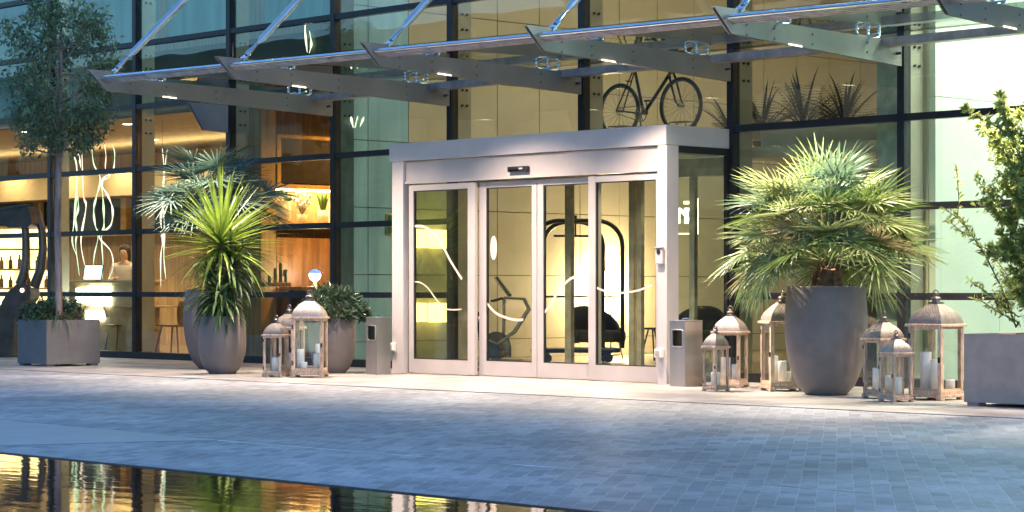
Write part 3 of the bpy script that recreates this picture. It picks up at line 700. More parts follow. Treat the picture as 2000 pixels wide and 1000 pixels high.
for key, a, h, loc, rz, label in [
    ('LL', .38, 1.03, (-4.348, -2.662), 43, 'tallest wooden candle lantern of the group in front of the round bush pot'),
    ('LM', .28, .85, (-4.95, -2.50), 20, 'middle sized candle lantern half hidden behind its two neighbours near the bush pot'),
    ('LS', .235, .73, (-4.655, -2.929), 28, 'smallest wooden lantern nearest the yucca pot with one candle inside'),
    ('RS', .19, .67, (1.487, -2.000), -4, 'smallest wooden lantern beside the right ash bin'),
    ('RM', .30, .86, (.96, -1.16), 23, 'mid sized lantern standing behind the smallest lantern by the right ash bin'),
    ('RLA', .36, 1.03, (1.908, -1.444), -33, 'tall lantern with a dark roof partly hidden by the big palm pot'),
    ('RMB', .28, .83, (3.624, -2.015), -16, 'mid sized lantern close to the right flank of the big palm pot'),
    ('RSB', .22, .66, (4.085, -2.435), -17, 'small lantern in front of two larger ones right of the palm pot'),
    ('RLB', .37, 1.03, (4.106, -1.840), 1, 'largest wooden lantern beside the long rectangular planter')]:
    LAN[key] = make_lantern(a, h, label, loc, rad(rz))
for lk, dx, dy, r, h, lb in [
    ('LL', -.10, -.07, .045, .24, 'tall candle at the left of the tallest lantern by the bush pot'), ('LL', -.05, -.13, .043, .09, 'shortest candle at the front in the tallest lantern by the bush pot'),
    ('LL', .10, -.09, .042, .19, 'medium candle near the latch of the tallest lantern by the bush pot'), ('LL', .10, .10, .045, .30, 'tallest candle at the back of the tallest lantern by the bush pot'),
    ('LM', .04, .02, .05, .20, 'broad candle in the half hidden lantern near the bush pot'),
    ('LS', .0, -.01, .045, .17, 'single candle in the smallest lantern near the yucca pot'),
    ('RS', .0, 0, .05, .14, 'single short candle in the smallest lantern by the right ash bin'),
    ('RM', -.06, .03, .05, .24, 'taller candle in the lantern behind the smallest one by the right ash bin'), ('RM', .07, -.03, .045, .17, 'shorter candle in the lantern behind the smallest one by the right ash bin'),
    ('RLA', -.05, -.08, .05, .27, 'tall candle in the dark roofed lantern behind the palm pot'), ('RLA', .06, -.02, .045, .22, 'shaded candle beside the palm pot in the dark roofed lantern'),
    ('RLA', -.11, .09, .04, .10, 'small low candle at the back of the dark roofed lantern'),
    ('RMB', -.05, -.03, .05, .22, 'tall candle in the mid sized lantern right of the palm pot'), ('RMB', .06, .03, .045, .15, 'lower candle in the mid sized lantern right of the palm pot'),
    ('RSB', .02, 0, .045, .17, 'single candle in the small front lantern right of the palm pot'),
    ('RLB', -.10, -.02, .055, .36, 'tallest candle in the largest lantern beside the long planter'), ('RLB', -.03, .09, .05, .24, 'middle candle at the back of the largest lantern beside the long planter'),
    ('RLB', .04, -.05, .055, .29, 'second tallest candle in the largest lantern beside the long planter'), ('RLB', .12, .06, .045, .10, 'shortest candle in the largest lantern beside the long planter')]:
    candle(LAN[lk], dx, dy, r, h, lb, 'pillar candles inside the lanterns')

# ------------------------------------------------------------------ ash bins
def ash_bin(loc, label, w_=.22, d_=.28, h=.70):
    t = thing('ash_bin', label, 'bin', (loc[0], loc[1], .001), 0, 'steel ash bins beside the entrance')
    a, b = w_/2, d_/2; zo0, zo1, ox = h-.27, h-.09, .075
    m = MB(); th = .012
    m.box(-a, a, b-th, b, 0, h-.001); m.box(-a, -a+th, -b+th, b-th, 0, h-.001); m.box(a-th, a, -b+th, b-th, 0, h-.001)
    m.box(-a, a, -b, -b+th, 0, zo0); m.box(-a, a, -b, -b+th, zo1, h-.001)
    m.box(-a, -ox, -b, -b+th, zo0, zo1); m.box(ox, a, -b, -b+th, zo0, zo1)
    m.build('body', M_steel, t)
    r_ = MB()     # rounded rim of the opening
    cr = [(ox-.02+.02*cos(x), zo1-.02+.02*sin(x)) for x in (0, pi/4, pi/2)]+[(-ox+.02+.02*cos(x), zo1-.02+.02*sin(x)) for x in (pi/2, 3*pi/4, pi)]+[(-ox+.02+.02*cos(x), zo0+.02+.02*sin(x)) for x in (pi, 5*pi/4, 3*pi/2)]+[(ox-.02+.02*cos(x), zo0+.02+.02*sin(x)) for x in (3*pi/2, 7*pi/4, 2*pi)]
    r_.tube([(x, -b-.001, z) for x, z in cr], .006, 6, closed=True); r_.build('opening_rim', M_steel, t)
    MB().box(-a+.02, a-.02, -b+.05, -b+.06, zo0-.05, zo1+.04).build('inner_flap', mat('flap_brass', (.10, .08, .04), .4, .6), t)
    MB().bbox(-a-.003, a+.003, -b-.003, b+.003, h, h+.012, .004).build('lid', M_steel, t)
    MB().tube([(-.05, 0, h+.012), (-.05, 0, h+.03), (.05, 0, h+.03), (.05, 0, h+.012)], .006, 6).build('handle', M_chrome, t)
    return t
ash_bin((-4.43, -1.52), 'square steel ash bin standing left of the entrance porch', .21, .22, .69)
ash_bin((.516, -1.372), 'wider steel ash bin standing right of the entrance porch', .22, .28, .70)

# ------------------------------------------------------------------ foliage tools
def sword(mb, p, d, length, width, droop=.3, n=6, up=Vector((0, 0, 1)), taper=.35, fold=.25):
    """a narrow leaf bent along its length, V-shaped in section"""
    d = d.normalized(); s = d.cross(up); s = s.normalized() if s.length > 1e-4 else Vector((1, 0, 0))
    vs = []; q = p.copy(); dd = d.copy()
    for i in range(n+1):
        u = i/n; wd = width*(taper+(1-taper)*min(1, u*4))*(1-u**2.2)**.8 if i < n else .0008
        nn = s.cross(dd).normalized()
        vs += [q-s*wd/2+nn*wd*fold, q.copy(), q+s*wd/2+nn*wd*fold]
        dd = (dd-Vector((0, 0, 1))*droop/n*(1+u)).normalized(); q = q+dd*length/n
    fs = []
    for i in range(n):
        a = i*3; fs += [(a, a+1, a+4, a+3), (a+1, a+2, a+5, a+4)]
    mb.add(vs, fs, True)
def card(mb, p, d, nrm, length, width):
    d = d.normalized(); s = d.cross(nrm); s = s.normalized() if s.length > 1e-4 else d.orthogonal().normalized(); nn = s.cross(d)
    m = p+d*length*.5
    mb.add([p, m-s*width/2+nn*width*.2, p+d*length-nn*length*.12, m+s*width/2+nn*width*.2, m], [(0, 4, 1), (1, 4, 2), (2, 4, 3), (3, 4, 0)])
def rdir(rng=random):
    z = rng.uniform(-1, 1); a = rng.uniform(0, 2*pi); r = math.sqrt(1-z*z); return Vector((r*cos(a), r*sin(a), z))
def fan_frond(rng, base, d, pet, R, spread, n, droop, mats, parent, name='frond'):
    """petiole and a round fan of folded leaflets; d is the direction of the petiole"""
    d = d.normalized(); mb = MB(); pts = [base]; q = base.copy(); dd = d.copy()
    for i in range(6):
        dd = (dd+Vector((0, 0, -droop*.05))).normalized(); q = q+dd*pet/6; pts.append(q.copy())
    mb.tube(pts, [.011-.001*i for i in range(7)], 5)
    side = dd.cross(Vector((0, 0, 1))); side = side.normalized() if side.length > .05 else Vector((cos(rng.random()*6), sin(rng.random()*6), 0))
    nrm = side.cross(dd).normalized(); tw = rng.uniform(-.5, .5)
    side = side*cos(tw)+nrm*sin(tw); nrm = side.cross(dd).normalized()
    axis = (dd-nrm*rng.uniform(.1, 1.25)).normalized(); nrm = side.cross(axis).normalized()
    for k in range(n):
        a = (k/(n-1)-.5)*spread+rng.uniform(-.02, .02)
        ld = axis*cos(a)+side*sin(a)+nrm*(.22*(1-cos(a*.9))+rng.uniform(-.05, .05))
        Lk = R*(1-.22*(abs(a)/(spread/2))**2)*rng.uniform(.88, 1.05)
        sword(mb, q+ld*.015, ld, Lk, .027*R/.5+.002, droop=rng.uniform(.12, .5)*droop, n=5, up=nrm, taper=.3, fold=.3)
    return mb.build(name, rng.choice(mats), parent, recalc=False)
def pot_profile(h, r0, rm, rt, zm):
    p = [(.001, 0), (r0*.96, 0), (r0, .012)]
    for i in range(1, 15):
        u = i/14; z = .012+(h-.012)*u
        if z < zm: s = (z/zm)**.72; r = r0+(rm-r0)*sin(s*pi/2)
        else: s = (z-zm)/(h-zm); r = rm+(rt-rm)*(1-cos(s*pi/2))
        p.append((r, z))
    p += [(rt-.006, h+.006), (rt-.03, h+.004), (rt-.036, h-.02), (rt-.05, h-.09)]
    return p
def soil(t, r, z): 
    m = MB(); rng = random.Random(3); n = 30
    vs = [(0, 0, z+.02)]+[(r*f*cos(2*pi*j/n), r*f*sin(2*pi*j/n), z+.015*rng.random()) for f in (.5, 1) for j in range(n)]
    fs = [(0, 1+j, 1+(j+1) % n) for j in range(n)]+[(1+j, 1+n+j, 1+n+(j+1) % n, 1+(j+1) % n) for j in range(n)]
    m.add(vs, fs, True); m.build('soil', M_soil, t)

# ------------------------------------------------------------------ big fan palm, right
G_lit = leafmat('palm_green', (.15, .22, .06), .32, .3, .42)
G_lit2 = leafmat('palm_yellow_green', (.28, .33, .14), .32, .3, .42)
G_blue = leafmat('palm_blue_green', (.11, .18, .11), .3, .3, .42)
G_dry = leafmat('palm_dry', (.34, .27, .14), .25, .25, .6)
def palm(loc, label, pot, nfr, crown, seed, mats, pet=(.35, .75), R=(.40, .56), dry=2, zlift=0, lowcut=1.1, drp=1.0):
    rng = random.Random(seed)
    t = thing('potted_palm', label, 'palm', (loc[0], loc[1], .001))
    h = pot[0]; MB().lathe(pot_profile(*pot), 56).build('pot', M_pot, t); soil(t, pot[3]-.05, h-.075)
    tr = MB()
    for k in range(4):
        a = rng.uniform(0, 6.28); b = Vector((.09*cos(a+k*1.6), .09*sin(a+k*1.6), h-.1)); tr.tube([b, b+Vector((.02*cos(a), .02*sin(a), .14)), b+Vector((.05*cos(a), .05*sin(a), .27))], [.06, .075, .05], 10)
        for q in range(26):
            dd = rdir(rng); dd.z = abs(dd.z)+.3; sword(tr, b+Vector((0, 0, rng.uniform(.05, .25)))+dd*.04, dd, rng.uniform(.08, .2), .014, .2, 3)
    tr.build('trunk', mat('palm_fibre', (.15, .085, .05), .95, 0, .3, 20, island=.4), t)
    ga = 2.39996
    for i in range(nfr):
        u = (i+.5)/nfr; el = math.asin(min(.975, max(-1, 1-lowcut*u)))+rng.uniform(-.12, .12)
        az = i*ga+rng.uniform(-.3, .3)
        d = Vector((cos(az)*cos(el), sin(az)*cos(el), sin(el)*1.0+.12))
        if cos(az)*.72-sin(az)*.69 > .35 and el < .02 and crown == 1.0: el = rng.uniform(.05, .4)
        d = Vector((cos(az)*cos(el), sin(az)*cos(el), sin(el)+.12))
        pl = rng.uniform(*pet)*crown*(1.0 if el > .1 else .95)*(1.06 if el > .9 else 1)
        base = Vector((.08*cos(az), .08*sin(az), h+.10+zlift+.12*max(0, sin(el))))
        mm = mats if i >= dry*9 or i % 9 else mats
        fan_frond(rng, base, d, pl, rng.uniform(*R)*crown, rad(rng.uniform(190, 290)), rng.randint(20, 28), (rng.uniform(.3, 1.0) if el > .15 else rng.uniform(.8, 1.8))*drp, mm, t)
    return t
palm((2.76, -1.80), 'huge fan palm in a tall charcoal pot right of the entrance porch', (1.07, .21, .41, .385, .68), 78, 1.0, 11, [G_lit, G_lit2, G_lit2, G_blue, G_lit, G_lit, G_lit2, G_blue, G_dry], pet=(.50, .74), R=(.44, .54), zlift=.14, lowcut=1.16, drp=.75)
M_bluefan = leafmat('dusk_fan', (.075, .13, .105), .2, .3, .5)
palm((-7.45, -1.80), 'dark blue green fan palm in a tall pot behind the yucca', (1.04, .2, .40, .37, .66), 40, .92, 23, [M_bluefan], pet=(.30, .75), R=(.50, .62), dry=0, zlift=.86, lowcut=1.0, drp=.6)

# ------------------------------------------------------------------ yucca, left
def yucca(loc, label):
    rng = random.Random(5); h = .71
    t = thing('potted_yucca', label, 'yucca', (loc[0], loc[1], .001))
    MB().lathe(pot_profile(h, .17, .30, .275, .43), 52).build('pot', M_pot, t); soil(t, .23, h-.075)
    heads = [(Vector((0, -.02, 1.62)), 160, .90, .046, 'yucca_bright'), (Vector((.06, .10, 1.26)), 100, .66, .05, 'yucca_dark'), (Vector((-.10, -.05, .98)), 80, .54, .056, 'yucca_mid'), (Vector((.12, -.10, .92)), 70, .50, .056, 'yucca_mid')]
    tr = MB()
    for p, *_ in heads: tr.tube([Vector((p.x*.4, p.y*.4, h-.1)), Vector((p.x*.8, p.y*.8, (h+p.z)/2)), p], [.045, .038, .03], 10)
    tr.build('trunk', M_bark, t)
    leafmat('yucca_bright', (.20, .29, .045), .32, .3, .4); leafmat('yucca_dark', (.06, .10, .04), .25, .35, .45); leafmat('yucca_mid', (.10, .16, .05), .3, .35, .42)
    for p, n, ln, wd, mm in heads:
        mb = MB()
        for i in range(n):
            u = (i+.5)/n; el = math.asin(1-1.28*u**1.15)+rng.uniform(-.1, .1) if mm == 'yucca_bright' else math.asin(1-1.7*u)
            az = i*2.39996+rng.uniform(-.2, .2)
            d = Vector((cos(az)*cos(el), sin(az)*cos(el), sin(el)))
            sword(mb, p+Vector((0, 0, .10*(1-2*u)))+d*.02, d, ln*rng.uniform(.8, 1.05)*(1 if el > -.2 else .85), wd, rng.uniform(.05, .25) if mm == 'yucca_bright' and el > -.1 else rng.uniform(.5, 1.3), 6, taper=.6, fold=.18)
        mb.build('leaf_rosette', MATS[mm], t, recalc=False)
yucca((-5.96, -2.76), 'spiky bright green yucca in a low round charcoal pot')

# ------------------------------------------------------------------ round bush in pot
def bush(loc, label):
    rng = random.Random(9); h = .69
    t = thing('potted_bush', label, 'bush', (loc[0], loc[1], .001))
    MB().lathe(pot_profile(h, .17, .30, .29, .48), 52).build('pot', M_pot, t); soil(t, .25, h-.075)
    G = leafmat('bush_leaf', (.05, .085, .045), .2, .4, .35)
    mb = MB(); st = MB()
    for i in range(210):
        d = rdir(rng); d.z = abs(d.z)*1.05-.22
        c = Vector((d.x*.44, d.y*.44, h+.04+max(-.1, d.z)*.40))*1; k = rng.uniform(.72, 1.03); c = Vector((c.x*k, c.y*k, h+.04+(c.z-h-.04)*k))
        if rng.random() < .35: st.tube([(c.x*.15, c.y*.15, h-.06), (c.x*.6, c.y*.6, c.z*.5+h*.5+.02), c], [.008, .006, .003], 5)
        ax = Vector((d.x, d.y, d.z+.4)).normalized()
        for j in range(9):
            dd = (ax*rng.uniform(.1, .9)+rdir(rng)*.8).normalized(); card(mb, c+rdir(rng)*.02, dd, rdir(rng), rng.uniform(.08, .13), rng.uniform(.026, .038))
    mb.build('foliage', G, t, recalc=False); st.build('stem', M_bark, t)
bush((-5.20, -1.62), 'round leafy bush in a charcoal pot left of the ash bin')

# ------------------------------------------------------------------ tree in square planter, left
def box_planter(t, x0, x1, y0, y1, h, th=.04, M_planter=M_planter):
    m = MB(); f = .03
    m.box(x0, x1, y0, y0+th, f, h); m.box(x0, x1, y1-th, y1, f, h); m.box(x0, x0+th, y0+th, y1-th, f, h); m.box(x1-th, x1, y0+th, y1-th, f, h)
    m.box(x0+th, x1-th, y0+th, y1-th, f, f+.03)
    m.build('planter', M_planter, t)
    ft = MB()
    for sx in (x0+.02, x1-.14):
        for sy in (y0+.02, y1-.14): ft.box(sx, sx+.12, sy, sy+.12, 0, f-.0005)
    ft.build('foot', M_planter, t)
    s = MB(); n = 14; rng = random.Random(2)
    vs = [(x0+th+(x1-x0-2*th)*i/n, y0+th+(y1-y0-2*th)*j/n, h-.06+.03*rng.random()) for j in range(n+1) for i in range(n+1)]
    s.add(vs, [(j*(n+1)+i, j*(n+1)+i+1, (j+1)*(n+1)+i+1, (j+1)*(n+1)+i) for j in range(n) for i in range(n)], True); s.build('soil', M_soil, t)
def planter_tree():
    rng = random.Random(31)
    t = thing('potted_tree', 'slender tree with a dark crown in a square charcoal planter', 'tree', (-9.964, -2.586, .001), rad(-3.3))
    h = .63; box_planter(t, -.41, .41, -.41, .41, h)
    tr = MB(); ctrl = [Vector((.0, .0, h-.08)), Vector((-.02, .01, 1.2)), Vector((-.03, .0, 1.9)), Vector((-.01, 0, 2.6)), Vector((.02, 0, 3.2)), Vector((.05, 0, 3.9)), Vector((.06, 0, 4.6))]
    tr.tube(ctrl, [.054, .046, .043, .041, .038, .028, .015], 12)
    mb = MB(); cc = Vector((.03, 0, 4.05))
    tips = []
    for i in range(26):
        a = i*2.4+rng.uniform(-.3, .3); z0 = 2.75+1.7*(i/26); b = Vector((.02, 0, z0))
        ln = rng.uniform(.5, .95)*(1-.35*abs(z0-3.5)); e = b+Vector((cos(a)*ln, sin(a)*ln, rng.uniform(.1, .7)))
        mid = (b+e)/2+Vector((0, 0, -.03)); tr.tube([b, mid, e], [.018, .012, .005], 6); tips += [e, mid]
    tr.build('trunk', M_bark, t)
    cent = []
    while len(cent) < 150:
        d = rdir(rng)*rng.uniform(.25, 1)**.5
        p = cc+Vector((d.x*.82, d.y*.82, d.z*1.22))
        if p.z < 3.1: p.x *= .85; p.y *= .85
        if mnoise.noise(p*1.9+Vector((3, 1, 7))) > -.12: cent.append(p)
    for k in range(16):      # hanging tufts at the bottom edge
        a = rng.uniform(0, 6.28); r = rng.uniform(.15, .62); cent.append(Vector((r*cos(a), r*sin(a), rng.uniform(2.98, 3.2))))
    for p in cent:
        rr = rng.uniform(.12, .21)
        for j in range(46):
            q = p+rdir(rng)*rr*rng.random()**.5; dd = (rdir(rng)+Vector((0, 0, -.35))+(q-cc)*.3).normalized()
            card(mb, q, dd, rdir(rng)+Vector((0, 0, .6)), rng.uniform(.065, .105), rng.uniform(.026, .042))
    mb.build('crown', leafmat('tree_leaf', (.15, .20, .10), .22, .45, .42), t, recalc=False)
    sh = MB()
    for k in range(95):
        c = Vector((rng.uniform(-.42, -.02), rng.uniform(-.40, .36), h+rng.uniform(-.02, .24)))
        for j in range(40):
            q = c+rdir(rng)*.09*rng.random(); card(sh, q, rdir(rng)+Vector((0, 0, .5)), rdir(rng), .055, .022)
    sh.build('shrub', leafmat('shrub_leaf', (.05, .10, .05), .2, .4, .4), t, recalc=False)
    dr_ = MB()
    for k in range(160):
        p = Vector((rng.uniform(-.15, .36), rng.uniform(-.36, .36), h-.05)); sword(dr_, p, Vector((rng.uniform(-.6, .6), rng.uniform(-.6, .6), 1)), rng.uniform(.14, .32), .009, .8, 4)
    dr_.build('dry_undergrowth', leafmat('dry_stem', (.09, .06, .035), .2, .3, .8), t, recalc=False)
    gr = MB()
    for k in range(90):
        a = rng.uniform(0, 6.28); p = Vector((.22+.03*cos(a), -.2+.03*sin(a), h-.04)); sword(gr, p, Vector((cos(a)*.8, sin(a)*.8, rng.uniform(.6, 1.5))), rng.uniform(.26, .48), .012, rng.uniform(1.2, 2.4), 6)
    gr.build('grass_tuft', leafmat('tuft_leaf', (.09, .16, .06), .25, .35, .45), t, recalc=False)
planter_tree()

# ------------------------------------------------------------------ shrub in long planter, right
def planter_shrub():
    rng = random.Random(77)
    t = thing('potted_shrub', 'loose light green shrub growing from a long grey rectangular planter', 'shrub', (5.72, -2.13, .001), 0)
    h = .645; box_planter(t, -.80, .95, -.42, .38, h, M_planter=mat('warm_lit_fibre', (.42, .30, .24), .7, 0, .06, 6, bump=.15, bscale=70))  # warm lamp light is put into this lighter, redder planter colour
    G = leafmat('shrub_light_leaf', (.33, .38, .11), .45, .5, .35)
    st, mb = MB(), MB()
    def twig(p, d, ln, r, depth, dens=1):
        pts = [p.copy()]; q = p.copy(); dd = d.normalized(); n = 7
        for i in range(n):
            dd = (dd+rdir(rng)*(.09 if depth else .18)+Vector((0, 0, .05))).normalized(); q = q+dd*ln/n; pts.append(q.copy())
            if depth == 0 or i > 2:
                for j in range(int(11*dens)):
                    ld = (dd*.45+rdir(rng)).normalized(); card(mb, q-dd*rng.random()*ln/n, ld, rdir(rng)+Vector((0, 0, .5)), rng.uniform(.06, .10), rng.uniform(.022, .034))
        st.tube(pts, [r*(1-.7*i/n) for i in range(n+1)], 6)
        for j in range(int(20*dens)): card(mb, q, (dd+rdir(rng)*.9).normalized(), rdir(rng), rng.uniform(.05, .085), .024)
        if depth > 0:
            for i in range(2, n+1):
                for _ in range(2 if i > 3 else 1):
                    twig(pts[i], dd*.5+rdir(rng)*.9+Vector((0, 0, .35)), ln*rng.uniform(.14, .27), r*.5, depth-1, dens)
    def P_(px, py, dy): 
        v = atY(px, py, -2.13+dy); return Vector((v.x-5.72, dy, v.z))
    b = Vector((.06, 0, h-.08))
    # main dense stems rising on the right of the frame
    for px, py, dy, r in ((2022, 235, .0, .016), (2060, 170, .1, .018), (2005, 310, -.15, .014), (2060, 260, -.1, .016), (2010, 330, .2, .014), (2045, 400, -.2, .012), (1965, 420, .1, .012), (2090, 330, .1, .014), (1992, 480, -.22, .01), (2020, 250, -.2, .014), (1990, 360, -.3, .012), (2000, 270, .1, .012), (2000, 540, -.3, .01), (1975, 520, .2, .01), (2040, 520, -.3, .01), (1985, 600, -.35, .008)):
        e = P_(px, py, dy); twig(b+Vector((rng.uniform(-.05, .05), rng.uniform(-.05, .05), 0)), e-b, (e-b).length*.95, r, 1, 1.5)
    # thin branch leaning out to the left with one upright shoot
    def path(pp, r, dens, depth_tip=.0):
        pts = [P_(*p) for p in pp]; st.tube(pts, [r*(1-.6*i/len(pts)) for i in range(len(pts))], 6)
        for i in range(len(pts)-1):
            L_ = (pts[i+1]-pts[i]).length; n = max(1, int(L_/.028*dens)); dd = (pts[i+1]-pts[i]).normalized()
            for j in range(n):
                q = pts[i].lerp(pts[i+1], (j+rng.random()*.4)/n)
                for _ in range(2): card(mb, q, (dd*.6+rdir(rng)).normalized(), rdir(rng)+Vector((0, 0, .6)), rng.uniform(.05, .08), rng.uniform(.02, .027))
    path([(1985, 640, 0), (1955, 560, -.05), (1925, 500, -.1), (1895, 455, -.12), (1870, 425, -.12), (1873, 390, -.12), (1868, 325, -.12)], .009, .9)
    path([(1925, 500, -.1), (1905, 470, -.14), (1880, 432, -.16), (1850, 412, -.16), (1842, 405, -.16)], .006, 1.5)
    path([(1895, 455, -.12), (1880, 455, -.1), (1862, 440, -.1), (1848, 425, -.1)], .005, 2)
    path([(1990, 620, 0), (1945, 585, -.2), (1910, 560, -.22), (1893, 548, -.22)], .006, 1.7)
    path([(1990, 630, 0), (1950, 610, -.1), (1920, 590, -.1), (1900, 583, -.1)], .006, 1.4)
    path([(1985, 560, .1), (1955, 520, .1), (1935, 495, .1), (1918, 480, .1)], .006, 1.2)
    path([(1975, 430, .05), (1950, 400, .05), (1925, 370, .05), (1905, 350, .05), (1912, 340, .05)], .007, 2.4)
    for px, py in ((1965, 345), (1940, 375), (1980, 280), (1955, 300), (1990, 225), (1930, 395), (1960, 590), (1975, 560)):
        c = P_(px, py, rng.uniform(-.15, .1))
        for j in range(110): card(mb, c+rdir(rng)*.13*rng.random(), rdir(rng), rdir(rng)+Vector((0, 0, .5)), rng.uniform(.05, .08), .024)
    for k in range(26):      # low leafy skirt over the planter rim
        c = Vector((rng.uniform(-.30, .55), rng.uniform(-.3, .2), h+rng.uniform(.02, .5)))
        for j in range(60): card(mb, c+rdir(rng)*.13*rng.random(), rdir(rng), rdir(rng)+Vector((0, 0, .5)), rng.uniform(.05, .085), .026)
    for k in range(60):
        p = Vector((rng.uniform(-.35, .3), rng.uniform(-.25, .25), h-.05)); sword(st, p, Vector((rng.uniform(-.3, .3), rng.uniform(-.3, .3), 1)), rng.uniform(.15, .35), .005, .2, 4)
    st.build('stem', mat('twig_bark', (.13, .09, .06), .9), t); mb.build('crown', G, t, recalc=False)
planter_shrub()
# ------------------------------------------------------------------ curved metal stand at the far left
def info_stand():
    c = atZ(28, 697)
    t = thing('reading_stand', 'dark curved steel stand with two bent stalks and a boxy head', 'stand', (c.x, c.y, .001), VIEW_ROT-.35)
    m_ = mat('weathered_bronze', (.16, .11, .075), .42, .55, .15, 4)
    S = FPX/((c.x-CAM[0])*FW[0]+(c.y-CAM[1])*FW[1])
    def q(px, py): return ((px-28)/S/cos(.35), (697-py)/S)
    def pris(pp, y0, y1): return MB().prism([(q(*p)[0], y0, q(*p)[1]) for p in pp], (0, y1-y0, 0))
    pris([(-6, 696), (30, 696), (30, 660), (34, 630), (45, 600), (60, 575), (72, 562), (62, 552), (46, 554), (30, 566), (14, 588), (3, 620), (-4, 660)], -.16, -.10).build('body', m_, t)
    pris([(30, 696), (36, 696), (40, 640), (52, 600), (70, 585), (74, 575), (72, 562), (60, 575), (45, 600), (34, 630), (30, 660)], -.155, .12).build('side_panel', m_, t)
    MB().box(-.42, .20, -.26, .22, 0, .035).build('base', m_, t)
    for pp, y in (([(48, 556), (56, 535), (60, 505), (60, 470), (58, 440)], -.10), ([(66, 560), (80, 525), (84, 485), (82, 450), (74, 420), (64, 404)], .06)):
        MB().tube([(q(*p)[0], y, q(*p)[1]) for p in pp], [.085, .075, .066, .062, .06, .056][:len(pp)], 8).build('stalk', m_, t)
    pris([(6, 412), (18, 408), (50, 407), (72, 403), (76, 414), (80, 438), (70, 446), (30, 446), (14, 432)], -.20, .12).build('head', m_, t)
    pris([(-2, 410), (6, 413), (60, 405), (74, 402), (60, 400), (30, 404)], -.22, .14).build('hood', m_, t)
    x, z = q(57, 567); MB().tube([(x, -.165, z), (x, -.175, z)], .03, 14).build('lamp', emit('stand_lamp', (1, .8, .6), 3), t)
info_stand()

